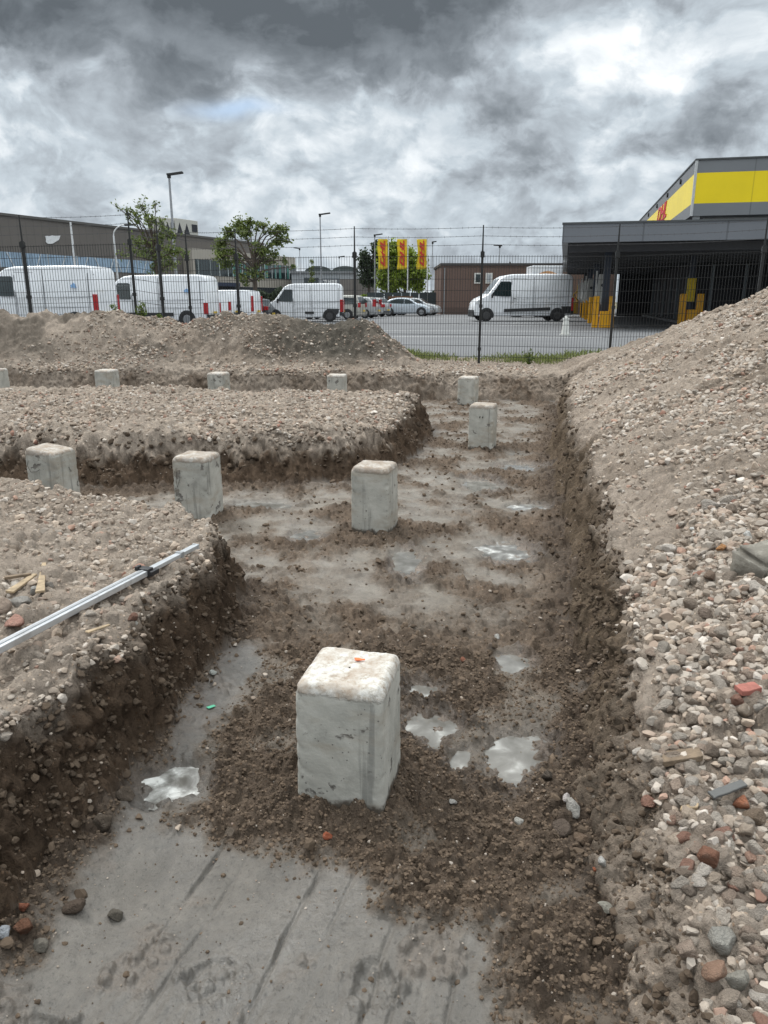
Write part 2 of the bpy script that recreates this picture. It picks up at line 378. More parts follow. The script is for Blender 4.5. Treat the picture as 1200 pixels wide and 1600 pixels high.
    crumb = .9 * lumps(x, y, .075, 50, .55) * .075 + .6 * lumps(x, y, .032, 51, .7) * .032 + .5 * lumps(x, y, .014, 52, .8) * .014
    z = z + np.where(outside, crumb * (.45 * np.where(tt < 1, 1.2, 1.15)), 0) + np.where(outside, .045 * fbm(x * 6, y * 6, 53, 5), 0)
    if not masks: return z
    wallm = np.where(outside, 1 - sst(tt, .55, 1.0), 0)
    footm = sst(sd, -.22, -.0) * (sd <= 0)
    return z, dict(sd=sd, tt=tt, wall=wallm, silt=silt, mid=midmud, smooth=smooth, wet=wet, pdep=pdep, dr=dr, right=right, outside=outside, foot=footm, crumb=crumb, heapL=heapL, hr=hr)
def soil_colour(x, y, z, M):
    def C(*c): return np.array(c)[None, :]
    n1 = fbm(x * 1.2, y * 1.2, 60, 4)[:, None]; n2 = fbm(x * 7, y * 7, 61, 4)[:, None]; n3 = fbm(x * 30, y * 30, 62, 3)[:, None]
    dry = C(.292, .243, .200) * (1 + .16 * n1 + .26 * n2 + .22 * n3)
    damp = C(.165, .128, .098) * (1 + .2 * n2 + .25 * n3)
    dpatch = sst(fbm(x * .75 + 5, y * 1.1, 63, 4), .08, .38)[:, None]
    c = dry * (1 - .45 * dpatch) + damp * .45 * dpatch
    # darker fresh diggings in the heaps
    hp = np.clip(sst(fbm(x * .9, y * 1.3, 64, 3), -.25, .15) + np.exp(-((x + .85) / .8) ** 2) * 1.1, 0, 1)[:, None] * np.clip(M['heapL'] * 3, 0, 1)[:, None]
    c = c * (1 - .7 * hp) + C(.098, .083, .068) * (1 + .4 * n3 + .3 * n2) * .7 * hp
    hq = sst(fbm(x * .8 + 3, y * 1.0, 65, 4), .02, .3)[:, None] * np.clip(M['hr'] * 1.8, 0, 1)[:, None]
    c = c * (1 - .55 * hq) + C(.15, .12, .094) * (1 + .3 * n3 + .3 * n2) * .55 * hq
    hd = (np.clip(1.25 * np.exp(-((x + .95) / .95) ** 2) + .35 * fbm(x * 3, y * 3, 69, 3), 0, 1) * np.clip(M['heapL'] * 4 - .1, 0, 1))[:, None]
    c = c * (1 - .85 * hd) + C(.078, .070, .058) * (1 + .4 * n3 + .4 * n2) * .85 * hd
    # the cut faces show dark moist soil
    rw = (M['right'] & (y < 11.5))[:, None]
    wcol = np.where(rw, C(.120, .090, .064), C(.074, .051, .035)) * (1 + .3 * n2 + .4 * n3)
    wm = np.clip(M['wall'] + .35 * n2[:, 0] * (M['wall'] > .02) * (M['wall'] < .98), 0, 1)[:, None]
    wm = np.where((~M['right'] & (y > 5.4) & (y < 7.3))[:, None], wm * (1 - sst(M['tt'] + .25 * n2[:, 0], .38, .72)[:, None]), wm)
    wm = wm * np.where((M['right'] & (y < 4))[:, None], .30 + .70 * sst(y, 1.5, 2.7)[:, None], 1.0)
    wm = np.where((y > 11.9)[:, None], wm * np.clip(.42 + .8 * n1 + .5 * n2, .1, 1), wm)
    c = c * (1 - wm) + wcol * wm
    # floor
    clod = C(.100, .073, .053) * (1 + .25 * n2 + .35 * n3)
    grey = C(.150, .130, .106) * (1 + .14 * n1 + .22 * n2 + .14 * n3)
    s = M['smooth'][:, None]; bl = sst(fbm(x * 3 + 2, y * 3, 66, 3), -.3, .4)[:, None]
    clod = clod * (1 + .35 * bl * (y > 3)[:, None])
    grey = grey * (1 - M['silt'][:, None] * (C(.30, .27, .22) + .10 * n1))
    f = clod * (1 - s) + grey * s
    gu = x * .955 - y * .295; gv = x * .295 + y * .955; sm_ = (fbm(gu * 11, gv * 2.2, 67, 4)[:, None] + .5 * fbm(x * 5, y * 5, 68, 3)[:, None]) * M['silt'][:, None]
    f = f * (1 + .16 * sm_) ; br = sst(fbm(x * 4 + 7, y * 4, 48, 3), .12, .4)[:, None] * M['silt'][:, None] * .6; f = f * (1 - br) + C(.115, .094, .076) * br
    wd_ = np.clip(M['wet'] - M['pdep'], 0, 1)[:, None]; f = f * (1 - .30 * wd_)
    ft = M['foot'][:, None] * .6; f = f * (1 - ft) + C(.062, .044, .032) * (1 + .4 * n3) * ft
    o = M['outside'][:, None]
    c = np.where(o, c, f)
    # grass strip and verge soil near the fence
    return np.clip(c, .012, .7)

# ---- fan-shaped grid, finer close by
OY = -1.0
az = np.concatenate([np.radians(np.linspace(-78, -32, 50)[:-1]), np.linspace(R(-32), R(32), 800), np.radians(np.linspace(32, 78, 50)[1:])])
rs = [.75]
while rs[-1] < 20.5:
    r = rs[-1]; d = max(r + OY, .6); st = .85 * (d * d + 2.56) / (739 * 1.6)
    st = min(max(st, .0045), .022)
    if 6.7 < r < 7.9 or 13.2 < r < 15.3: st = min(st, .013)
    if r > 17.5: st = .2
    rs.append(r + st)
rs = np.array(rs)
AZ, RS = np.meshgrid(az, rs)
GX = (np.sin(AZ) * RS).ravel(); GY = (np.cos(AZ) * RS + OY).ravel()
GZ, GM = terrain(GX, GY)
wi = np.nonzero(GM['outside'] & (GM['tt'] < 1) & (GY < 13))[0]; e_ = .01; wx, wy = GX[wi], GY[wi]
s0 = sdpoly(wx, wy, TR); gx = (sdpoly(wx + e_, wy, TR) - s0) / e_; gy = (sdpoly(wx, wy + e_, TR) - s0) / e_; al = wx * gy - wy * gx + wx * .3; hz_ = GZ[wi]
dsp_ = .028 * fbm(al * 7, hz_ * 9, 90, 4) + .55 * lumps(al, hz_, .05, 91, .6) * .05 + .5 * lumps(al, hz_, .022, 92, .7) * .022 - .02; wk = np.sin(math.pi * GM['tt'][wi]) ** .6 * np.where(wy > 6, 1.2, 1.0)
nr, nc = len(rs), len(az)
cols = soil_colour(GX, GY, GZ, GM)
GX[wi] -= gx * dsp_ * wk; GY[wi] -= gy * dsp_ * wk
def np_mesh(name, V, Fq, m, smooth=True, attrs=None):
    me = bpy.data.meshes.new(name); k = Fq.shape[1]
    me.vertices.add(len(V)); me.vertices.foreach_set('co', np.ascontiguousarray(V, np.float32).ravel())
    me.loops.add(Fq.size); me.loops.foreach_set('vertex_index', np.ascontiguousarray(Fq, np.int32).ravel())
    me.polygons.add(len(Fq)); me.polygons.foreach_set('loop_start', np.arange(0, Fq.size, k, dtype=np.int32))
    me.polygons.foreach_set('use_smooth', np.full(len(Fq), smooth))
    for an, av in (attrs or {}).items():
        if av.ndim == 2:
            a = me.attributes.new(an, 'FLOAT_COLOR', 'POINT'); q = np.ones((len(V), 4), np.float32); q[:, :3] = av; a.data.foreach_set('color', q.ravel())
        else:
            a = me.attributes.new(an, 'FLOAT', 'POINT'); a.data.foreach_set('value', av.astype(np.float32))
    me.update(calc_edges=True); me.validate(); me.materials.append(m)
    return me
# soil material
def soil_material():
    m, t, b = new_mat('site soil')
    at = t.n('ShaderNodeAttribute', attribute_name='soil'); wt_ = t.n('ShaderNodeAttribute', attribute_name='wet'); sm = t.n('ShaderNodeAttribute', attribute_name='smoothness')
    tc = t.n('ShaderNodeTexCoord'); o = tc.outputs['Object']
    n = t.noise(o, 38, 8, .7); n2 = t.noise(o, 260, 4, .6)
    f = t.m('ADD', .52, t.m('ADD', t.m('MULTIPLY', n, .55), t.m('MULTIPLY', n2, .42)))
    c = t.v('SCALE', at.outputs['Color'], sc=f); dk = t.sstep(t.noise(o, 85, 5, .7), .34, .46); c = t.v('SCALE', c, sc=t.m('ADD', .62, t.m('MULTIPLY', dk, .42)))
    vo = t.n('ShaderNodeTexVoronoi'); vo.inputs['Scale'].default_value = 62; t.put(vo.inputs['Vector'], o)
    sp = t.m('MULTIPLY', t.m('LESS_THAN', vo.outputs['Distance'], .27), t.m('GREATER_THAN', t.noise(vo.outputs['Color'], 40, 1), .56))
    sp = t.m('MULTIPLY', sp, t.m('SUBTRACT', 1.0, sm.outputs['Fac']))
    pc = t.v('SCALE', t.ramp(t.noise(vo.outputs['Color'], 9, 0), [(.3, (1.1, .9, .75)), (.5, (1.6, 1.5, 1.38)), (.7, (2.3, 2.2, 2.1))]), sc=1.0)
    c2 = t.v('MULTIPLY', c, pc)
    c = t.mix(t.m('MULTIPLY', sp, .8), c, c2)
    t.put(b.inputs['Base Color'], c)
    ro = t.m('SUBTRACT', .97, t.m('MULTIPLY', wt_.outputs['Fac'], .66)); ro = t.m('ADD', ro, t.m('MULTIPLY', t.m('SUBTRACT', n, .5), .35)); 
    t.put(b.inputs['Roughness'], ro)
    t.put(b.inputs['Specular IOR Level'], t.m('ADD', .12, t.m('MULTIPLY', wt_.outputs['Fac'], .65)))
    h = t.m('ADD', t.m('MULTIPLY', n, 1.0), t.m('MULTIPLY', n2, .22)); h = t.m('ADD', h, t.m('MULTIPLY', sp, .15))
    amp = t.m('SUBTRACT', 1.0, t.m('MULTIPLY', sm.outputs['Fac'], .60))
    bn = t.n('ShaderNodeBump'); bn.inputs['Distance'].default_value = .022; t.put(bn.inputs['Strength'], amp); t.put(bn.inputs['Height'], h)
    t.put(b.inputs['Normal'], bn.outputs[0]); return m
idx = np.arange(nr * nc).reshape(nr, nc)
quads = np.stack([idx[:-1, :-1].ravel(), idx[1:, :-1].ravel(), idx[1:, 1:].ravel(), idx[:-1, 1:].ravel()], 1)[:, ::-1]
floor_w = np.where(GM['outside'], 0, np.clip(.18 + .8 * GM['smooth'] * (.75 + .5 * fbm(GX * 2, GY * 2, 70, 3)), 0, 1))
floor_w = np.maximum(floor_w, GM['wet'] * .9 * (~GM['outside']))
smo = np.where(GM['outside'], 0, np.maximum(GM['smooth'] * .85, GM['pdep']))
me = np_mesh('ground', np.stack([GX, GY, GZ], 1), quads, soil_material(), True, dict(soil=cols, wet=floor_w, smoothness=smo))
ground = link(bpy.data.objects.new('ground', me)); struct(ground, 'excavated building site ground with muddy trenches between rubble covered banks')
# far ground ring to the horizon
ring = MB(); N = 96
for i in range(N):
    a0 = 2 * math.pi * i / N; a1 = 2 * math.pi * (i + 1) / N; mid = (a0 + a1) / 2
    fan = min(mid, 2 * math.pi - mid) < R(78.75)
    r0 = 20.3 if fan else .9
    zz = .30
    q = [(math.sin(a) * r, math.cos(a) * r + OY, zz) for a, r in ((a0, r0), (a1, r0), (a1, 1500), (a0, 1500))]
    ring.add(q, [(3, 2, 1, 0)])
gm = mat('verge soil', (.15, .14, .09), .95, var=.3, scale=.3)
struct(ring.build('terrain', gm, recalc=False), 'flat land reaching to the horizon')

# ================================================================ asphalt lot with painted lines
asph = mat('asphalt', (.125, .127, .133), .8, var=.16, scale=.35, bump=.25, bscale=90, dirt=(.12, (.16, .16, .165), .5))
LOT = .40
lot = MB(); lot.box((10, 72, LOT - .05), (150, 111.2, .1)); lot = lot.build('parking_lot', asph); struct(lot, 'grey asphalt parking lot behind the fence')
paint = mat('road paint', (.62, .62, .60), .7, var=.12, scale=3, dirt=(1.5, (.3, .3, .3), .5))
def line(p, q, w):
    a = atz(*p, LOT); b = atz(*q, LOT); d = (b - a); n = Vector((-d.y, d.x, 0)).normalized() * w / 2
    mb = MB(); z = Vector((0, 0, .004))
    mb.add([a + n + z, b + n + z, b - n + z, a - n + z], [(0, 1, 2, 3)])
    o = mb.build('painted_line', paint, recalc=False); struct(o); return o
for p, q in [((560, 516.5), (936, 518)), ((560, 526), (942, 527)), ((700, 507.5), (890, 509.5)), ((640, 497), (740, 497.8)), ((905, 503), (800, 505))]: line(p, q, .14 if p[1] > 505 else .16)

# ================================================================ concrete piles
def concrete_material():
    m, t, b = new_mat('pile concrete')
    tc = t.n('ShaderNodeTexCoord'); o = tc.outputs['Object']; oi = t.n('ShaderNodeObjectInfo')
    off = t.v('ADD', o, t.v('SCALE', (3.1, 7.7, 1.3), sc=t.m('MULTIPLY', oi.outputs['Random'], 9.0)))
    at = t.n('ShaderNodeAttribute', attribute_name='top'); ft = t.n('ShaderNodeAttribute', attribute_name='foot')
    n = t.noise(off, 7, 6, .62, .4); n2 = t.noise(off, 70, 4, .6)
    c = t.ramp(n, [(.25, (.27, .265, .24)), (.5, (.42, .41, .37)), (.75, (.53, .515, .47))])
    st = t.v('MULTIPLY', off, (22, 22, 1.1)); streak = t.noise(st, 1.0, 4, .6)
    c = t.mix(t.m('MULTIPLY', t.sstep(streak, .56, .68), .6), c, (.17, .17, .158))
    blot = t.noise(off, 13, 5, .55, .3); c = t.mix(t.m('MULTIPLY', t.sstep(blot, .62, .665), .8), c, (.12, .11, .10))
    warm = t.noise(t.v('MULTIPLY', off, (3, 3, 9)), 1, 4, .6); c = t.mix(t.m('MULTIPLY', t.sstep(warm, .48, .66), .6), c, (.33, .29, .235))
    po = t.n('ShaderNodeTexVoronoi'); po.inputs['Scale'].default_value = 55; t.put(po.inputs['Vector'], off)
    pit = t.m('MULTIPLY', t.m('LESS_THAN', po.outputs['Distance'], .16), t.m('GREATER_THAN', t.noise(po.outputs['Color'], 30, 0), .58))
    c = t.mix(t.m('MULTIPLY', pit, .65), c, (.10, .095, .09))
    topn = t.noise(off, 26, 6, .7); tf = t.sstep(t.m('ADD', at.outputs['Fac'], t.m('MULTIPLY', t.m('SUBTRACT', topn, .5), .5)), .42, .62)
    tcx = t.ramp(t.noise(off, 42, 6, .75), [(.32, (.22, .175, .14)), (.42, (.40, .36, .31)), (.53, (.52, .50, .465)), (.72, (.62, .61, .585))])
    tcx = t.mix(t.m('MULTIPLY', t.sstep(t.noise(off, 9, 4, .6), .46, .6), .6), tcx, (.33, .26, .20)); dt = t.m('SUBTRACT', 1.0, oi.outputs['Alpha']); tcx = t.mix(t.m('MULTIPLY', dt, t.sstep(t.noise(off, 15, 5, .6), .3, .55)), tcx, (.235, .185, .145))
    c = t.mix(tf, c, tcx)
    ff = t.sstep(t.m('ADD', ft.outputs['Fac'], t.m('MULTIPLY', t.m('SUBTRACT', t.noise(off, 22, 5, .6), .5), .8)), .45, .7)
    c = t.mix(t.m('MULTIPLY', ff, .92), c, (.075, .058, .045))
    t.put(b.inputs['Base Color'], c); b.inputs['Roughness'].default_value = .88; b.inputs['Specular IOR Level'].default_value = .25
    h = t.m('ADD', t.m('MULTIPLY', n2, .25), t.m('MULTIPLY', t.m('MULTIPLY', topn, tf), .8)); h = t.m('SUBTRACT', h, t.m('MULTIPLY', pit, .6)); h = t.m('SUBTRACT', h, t.m('MULTIPLY', t.sstep(blot, .64, .70), .5))
    bn = t.n('ShaderNodeBump'); bn.inputs['Distance'].default_value = .008; bn.inputs['Strength'].default_value = .8; t.put(bn.inputs['Height'], h); t.put(b.inputs['Normal'], bn.outputs[0])
    return m
conc = concrete_material()
def pile_mesh(top, seed, wd=.275):
    hw = wd / 2; c = .020; n = 40; ring = []          # rounded square outline, evenly spaced
    for k in range(4):
        a0 = k * math.pi / 2; ca, sa = math.cos(a0), math.sin(a0)
        pts = [(hw, t) for t in np.linspace(-hw + c, hw - c, n)] + [(hw - c + c * math.cos(t), hw - c + c * math.sin(t)) for t in (math.pi / 8, math.pi / 4, 3 * math.pi / 8)]
        ring += [(ca * x - sa * y, sa * x + ca * y) for x, y in pts]
    ring = np.array(ring); m = len(ring); lv = []
    for z in np.linspace(-.12, top - .032, 62): lv.append((z, 1.0 + .02 * (1 - z / top)))
    for t in (.25, .5, .75, 1.0): lv.append((top - .032 + .030 * math.sin(t * 1.35), 1.0 - .115 * t ** 1.6))
    for k in np.linspace(.85, .02, 18): lv.append((top, k))
    V = np.concatenate([np.concatenate([ring * k, np.full((m, 1), z)], 1) for z, k in lv])
    nl = len(lv); ids = np.arange(nl * m).reshape(nl, m); nx = np.roll(ids, -1, 1)
    Fq = np.stack([ids[:-1].ravel(), nx[:-1].ravel(), nx[1:].ravel(), ids[1:].ravel()], 1)
    r = np.maximum(np.abs(V[:, 0]), np.abs(V[:, 1])); out = np.stack([V[:, 0], V[:, 1], np.zeros(len(V))], 1); out /= np.maximum(np.linalg.norm(out, axis=1), 1e-6)[:, None]
    corner = np.clip((np.abs(V[:, 0]) + np.abs(V[:, 1]) - hw * 1.55) / (hw * .35), 0, 1); tp = np.clip(1 - (top - V[:, 2]) / .05, 0, 1); sd = seed * 5.3
    f1 = fbm(V[:, 0] * 24 + V[:, 2] * 21 + sd, V[:, 1] * 24 - V[:, 2] * 17, seed, 3); f2 = fbm(V[:, 0] * 8 + sd + V[:, 2] * 5, V[:, 1] * 8 + V[:, 2] * 6, seed + 3, 3); f3 = fbm(V[:, 0] * 60 + sd, V[:, 1] * 60 + V[:, 2] * 50, seed + 8, 2)
    side = np.clip((r - .8 * hw) / (.15 * hw), 0, 1)
    dsp = side * (.0022 * f2 - np.clip(f1 - .05, 0, 1) * (.010 * corner + .014 * tp) )
    V = V + out * dsp[:, None]; flat = (V[:, 2] > top - .035); V[:, 2] += flat * (.003 * f2 + .0025 * f1 + .0015 * f3 - .018 * corner * np.clip(f2 + .1, 0, 1))
    if seed == 3: V[:, 2] -= np.clip(V[:, 2] / top, 0, 1) * V[:, 0] * .14
    me = np_mesh('concrete_pile', V, Fq, conc, True, dict(top=np.clip(1 - (top - V[:, 2]) / .075, 0, 1), foot=np.clip(1 - V[:, 2] / .11, 0, 1)))
    return me
PL = ['largest concrete pile, nearest the camera, with an orange paint dab on its chipped top', 'concrete pile in mid trench straight behind the nearest pile, mud heaped round its foot',
      'concrete pile with a bent wire on its front, behind the tip of the left bank', 'concrete pile with pinkish sloping top and hooked wire, leftmost in the cross trench',
      'concrete pile alone in the far trench with two dark marks near its top', 'concrete pile at the far end of the wide trench where the back trench meets it',
      'small concrete pile in the back trench in front of the dark grey soil heap', 'small concrete pile in the back trench, third from the left edge', 'small concrete pile in the back trench, second from the left edge',
      'small concrete pile in the back trench cut off by the left edge of the photo']
orange = mat('orange marking paint', (.75, .16, .05), .7, var=.2, scale=40)
wire_m = mat('rusty wire', (.10, .085, .075), .6, metal=.5)
for i, (px, py, rz, top) in enumerate(PILES):
    o = link(bpy.data.objects.new('concrete_pile', pile_mesh(top, i,   .286 if i == 0 else .272))); o.location = (px, py, 0); o.rotation_euler = (0, 0, R(rz))
    tag(o, PL[i], 'concrete pile', 'concrete foundation piles standing in the trenches')
    o.color = (1, 1, 1, 1.0 if i == 0 else (.35 if i < 5 else .8))
    if i == 0:
        mb = MB(); q = []
        for k in range(14):
            a = k / 14 * 2 * math.pi; r = 1 + .3 * math.sin(3 * a + 1) + .15 * math.sin(5 * a)
            q.append((.02 + .016 * r * math.cos(a), .045 + .008 * r * math.sin(a), top + .0045))
        mb.prism(q, (0, 0, .003)); p = mb.build('paint_mark', orange, o)
    hw = -.135
    if i == 2:
        MB().path([(-.095, hw - .006, .40), (-.105, hw - .010, .33), (-.10, hw - .008, .28), (-.075, hw - .012, .34), (-.07, hw - .008, .41)], .0016, 5).build('wire_hook', wire_m, o)
    if i == 3:
        MB().path([(-.10, hw - .006, .40), (-.11, hw - .012, .36), (-.085, hw - .012, .31), (-.03, hw - .014, .315), (.0, hw - .010, .335)], .0018, 5).build('wire_hook', wire_m, o)
    if i == 4:
        for xx in (-.012, .02):
            mb = MB(); mb.prism([(xx + .004 * math.cos(a) * 1.6, hw - .006, .385 + .012 * math.sin(a) + .006 * math.cos(a)) for a in np.linspace(0, 2 * math.pi, 9)[:-1]], (0, .003, 0)); mb.build('bolt_hole', mat('dark recess', (.05, .045, .04), .95), o)

# ================================================================ puddles
def water_material(milk):
    nm = 'milky puddle %d' % int(milk * 100)
    if nm in MATS: return MATS[nm]
    m, t, b = new_mat(nm); tc = t.n('ShaderNodeTexCoord'); o = tc.outputs['Object']
    n = t.noise(o, 9, 5, .5, .5); f = t.noise(o, 20, 4, .6, .4)
    c = t.ramp(n, [(.3, (.09, .084, .074)), (.5, (.15, .143, .13)), (.7, (.23, .222, .205))])
    foam = t.m('MULTIPLY', t.sstep(n, .64 - .36 * milk, .86 - .28 * milk), t.sstep(f, .25, .75)); foam = t.m('MULTIPLY', foam, min(1, milk * 1.15))
    c = t.mix(foam, c, (.74, .74, .71)); t.put(b.inputs['Base Color'], c)
    t.put(b.inputs['Roughness'], t.m('ADD', .05, t.m('MULTIPLY', foam, .5))); b.inputs['IOR'].default_value = 1.33; b.inputs['Specular IOR Level'].default_value = .8
    bn = t.n('ShaderNodeBump'); bn.inputs['Distance'].default_value = .002; bn.inputs['Strength'].default_value = .04; t.put(bn.inputs['Height'], t.noise(o, 14, 3, .5)); t.put(b.inputs['Normal'], bn.outputs[0])
    MATS[nm] = m; return m
for i, (cx, cy, rx, ry, mk, tn) in enumerate(PUDW):
    mb = MB(); N = 40; q = [(1.22 * rx * math.cos(2 * math.pi * k / N), 1.22 * ry * math.sin(2 * math.pi * k / N), 0) for k in range(N)]
    mb.add(q + [(0, 0, 0)], [(k, (k + 1) % N, N) for k in range(N)])
    o = mb.build('puddle', water_material(mk), recalc=False); o.location = (cx, cy, -.0125); o.rotation_euler = (0, 0, tn); struct(o, 'shallow milky puddle on the trench floor' if mk > .3 else 'shallow puddle on the trench floor')

# ================================================================ rubble: prototypes and scatter
def rock_proto(sub, seed, cuts=12, flat=.74):
    bm = bmesh.new(); bmesh.ops.create_icosphere(bm, subdivisions=sub, radius=1.0); r = random.Random(seed)
    P_ = np.array([v.co[:] for v in bm.verts]); Fq = np.array([[v.index for v in f.verts] for f in bm.faces]); bm.free()
    for _ in range(cuts):
        n = np.array([r.gauss(0, 1), r.gauss(0, 1), r.gauss(0, 1)]); n /= np.linalg.norm(n); d = r.uniform(.46, .78)
        k = P_ @ n - d; P_ = P_ - np.clip(k, 0, None)[:, None] * n
    P_ = P_ * np.array([r.uniform(.85, 1.15), r.uniform(.68, .95), r.uniform(flat - .15, flat + .08)])
    if sub >= 2:
        q = fbm(P_[:, 0] * 2.2 + seed, P_[:, 1] * 2.2 + P_[:, 2] * 2.6, seed, 3); P_ = P_ * (1 + .05 * q)[:, None]
    P_ /= np.abs(P_[:, :2]).max()
    return P_, Fq
PR = {s: [rock_proto(s, 100 * s + k) for k in range(14)] for s in (1, 2, 3)}
PAL = np.array((1.05, .985, .935)) * np.array([(.36, .33, .295), (.43, .405, .37), (.52, .50, .47), (.27, .235, .20), (.20, .165, .135), (.34, .275, .23), (.62, .60, .57), (.31, .295, .27), (.27, .135, .10), (.36, .23, .18), (.155, .13, .11), (.42, .36, .30)])
def pal_pick(n, w): return rng.choice(len(PAL), n, p=np.array(w) / np.sum(w))
W_R = [16, 14, 7, 12, 6, 10, 2.2, 8, 2.2, 2.0, 2, 12]
W_L = [12, 9, 4, 14, 9, 12, 1.6, 5, 2.2, 2.0, 3, 14]
def rotmats(n):
    q = rng.normal(size=(n, 4)); a = rng.random(n) < .75       # mostly lying flat
    yaw = rng.uniform(0, 2 * np.pi, n); tilt = rng.normal(0, .32, n)
    q[a] = np.stack([np.cos(yaw / 2), np.sin(tilt / 2), np.zeros(n), np.sin(yaw / 2)], 1)[a]
    q /= np.linalg.norm(q, axis=1)[:, None]; w, x, y, z = q.T
    return np.stack([np.stack([1 - 2 * (y * y + z * z), 2 * (x * y - w * z), 2 * (x * z + w * y)], 1), np.stack([2 * (x * y + w * z), 1 - 2 * (x * x + z * z), 2 * (y * z - w * x)], 1), np.stack([2 * (x * z - w * y), 2 * (y * z + w * x), 1 - 2 * (x * x + y * y)], 1)], 1)
def scatter(n, rmin, rmax, azmax=33):
    """uniform per square metre inside a sector in front of the site"""
    r = np.sqrt(rng.uniform((rmin) ** 2, (rmax) ** 2, n)); a = rng.uniform(-R(azmax), R(azmax), n)
    return np.sin(a) * r, np.cos(a) * r + OY
STONES = dict(x=[], y=[], z=[], s=[], c=[], lo=[], kind=[])
def add(x, y, z, s, c, lift, kind):
    for k, v in (('x', x), ('y', y), ('z', z + lift * s), ('s', s), ('c', c), ('kind', np.full(len(x), kind))): STONES[k].append(v)
def keep_view(x, y, z, m=30):
    u, v, d = npproj(x, y, z); return (u > -m - 60) & (u < 1260 + m) & (v < 1700) & (v > 420)
def place(n, rmin, rmax, smin, smax, powr, region, weights, lift=.25, azmax=33, kind=0):
    x, y = scatter(n, rmin, rmax, azmax); z, M = terrain(x, y); z = z - M['crumb'] * .2 * M['outside']
    prob = region(x, y, M); k = (rng.random(n) < prob) & keep_view(x, y, z)
    x, y, z = x[k], y[k], z[k]; s = smin * (smax / smin) ** (rng.random(len(x)) ** powr)
    if kind == 1:
        c = np.array((.100, .073, .052))[None] * rng.uniform(.7, 1.35, (len(x), 1)); c = np.where((M['outside'][k])[:, None], c * .8, c)
    else:
        c = PAL[pal_pick(len(x), weights)] * rng.uniform(.8, 1.12, (len(x), 1)); k = (.27 + np.clip((.020 - s) / .014, 0, 1) * .50)[:, None]
        c = c * (1 - k) + np.array((.27, .225, .185))[None] * k * rng.uniform(.75, 1.2, (len(x), 1))
    add(x, y, z, s, c, lift, kind)
nz = lambda x, y, f, s: fbm(x * f, y * f, s, 3)
def reg_right(x, y, M):
    drr = M['dr']; base = (M['sd'] > .06) & M['right'] & (y < 13.5) & (M['tt'] > .8)
    dens = .12 + .88 * sst(drr + .30 * nz(x, y, 1.2, 80), .10, .48)
    cl = sst(nz(x, y, 1.1, 81), -.15, .28)
    nearb = sst(2.6 - y, 0, 1.0); lowb = sst(drr - .1 * y, .0, .3)
    return base * np.clip(dens * (cl * .88 + .12), 0, 1) * np.where(y > 11.0, .5, 1)
def reg_rightbig(x, y, M):
    drr = M['dr']; nn = nz(x, y, 1.4, 82); s = sst(drr + .08 * nn, .10, .24) * sst(3.4 - y + nn, 0, .8) + .55 * sst(nz(x, y, .8, 83) , .0, .25) * sst(drr, .5, .9) * (y > 2)
    return (M['sd'] > .1) * M['right'] * np.clip(s, 0, 1)
def reg_left(x, y, M):
    base = (M['tt'] > .75) * M['outside'] * (~M['right']); cl = sst(nz(x, y, 1.1, 84), -.5, .25)
    hpx = sst(nz(x, y * 1.4, 1.0, 85), -.25, .2); return base * (.2 + .8 * cl) * np.where(y > 12.2, (.2 + .8 * hpx) * (1 - .8 * np.exp(-((x + .95) / .85) ** 2) * (y > 12.95)), np.where(y < 5.6, .8, 1))
def reg_leftbig(x, y, M):
    return (M['tt'] >= 1) * M['outside'] * (~M['right']) * sst(nz(x, y, 1.1, 86), .0, .3) * sst(-x, .9, 1.6) * (y < 4.2) * (y > 1.9)
def reg_wall(x, y, M): return M['outside'] * (M['tt'] < 1) * 1.0
def reg_floor(x, y, M): return (~M['outside']) * (1 - M['smooth']) * (1 - M['wet'] * .9)
def reg_foot(x, y, M): return (~M['outside']) * M['foot'] * (1 - M['silt'] * .5)
# right slope
place(26000, 1.6, 7.0, .012, .028, 1.4, reg_right, W_R, .25)
place(42000, 1.6, 7.0, .007, .016, 1.2, reg_right, W_R, .3)
place(60000, 1.6, 4.2, .0035, .008, 1.0, reg_right, W_R, .3)
place(30000, 1.7, 5.2, .013, .031, 1.3, reg_rightbig, W_R, .35)
place(1800, 1.7, 5.0, .028, .042, 1.5, reg_rightbig, W_R, .3)
place(150000, 5.5, 14.0, .011, .032, 1.5, reg_right, W_R, .3)
place(16000, 4.8, 13.0, .022, .050, 1.5, reg_rightbig, W_R, .3)
# left banks, island, strip and heap
place(36000, 1.9, 6.2, .006, .017, 1.3, reg_left, W_L, .25)
place(7000, 2.0, 6.2, .013, .034, 1.6, reg_left, W_L, .2)
place(500, 2.0, 5.4, .025, .055, 1.3, reg_leftbig, W_L, .2)
place(90000, 6.2, 11.8, .010, .028, 1.6, reg_left, W_L, .3)
place(3000, 6.2, 11.8, .020, .045, 1.7, reg_left, W_L, .3)
place(60000, 12.5, 15.6, .013, .035, 1.9, reg_left, W_L, .3)
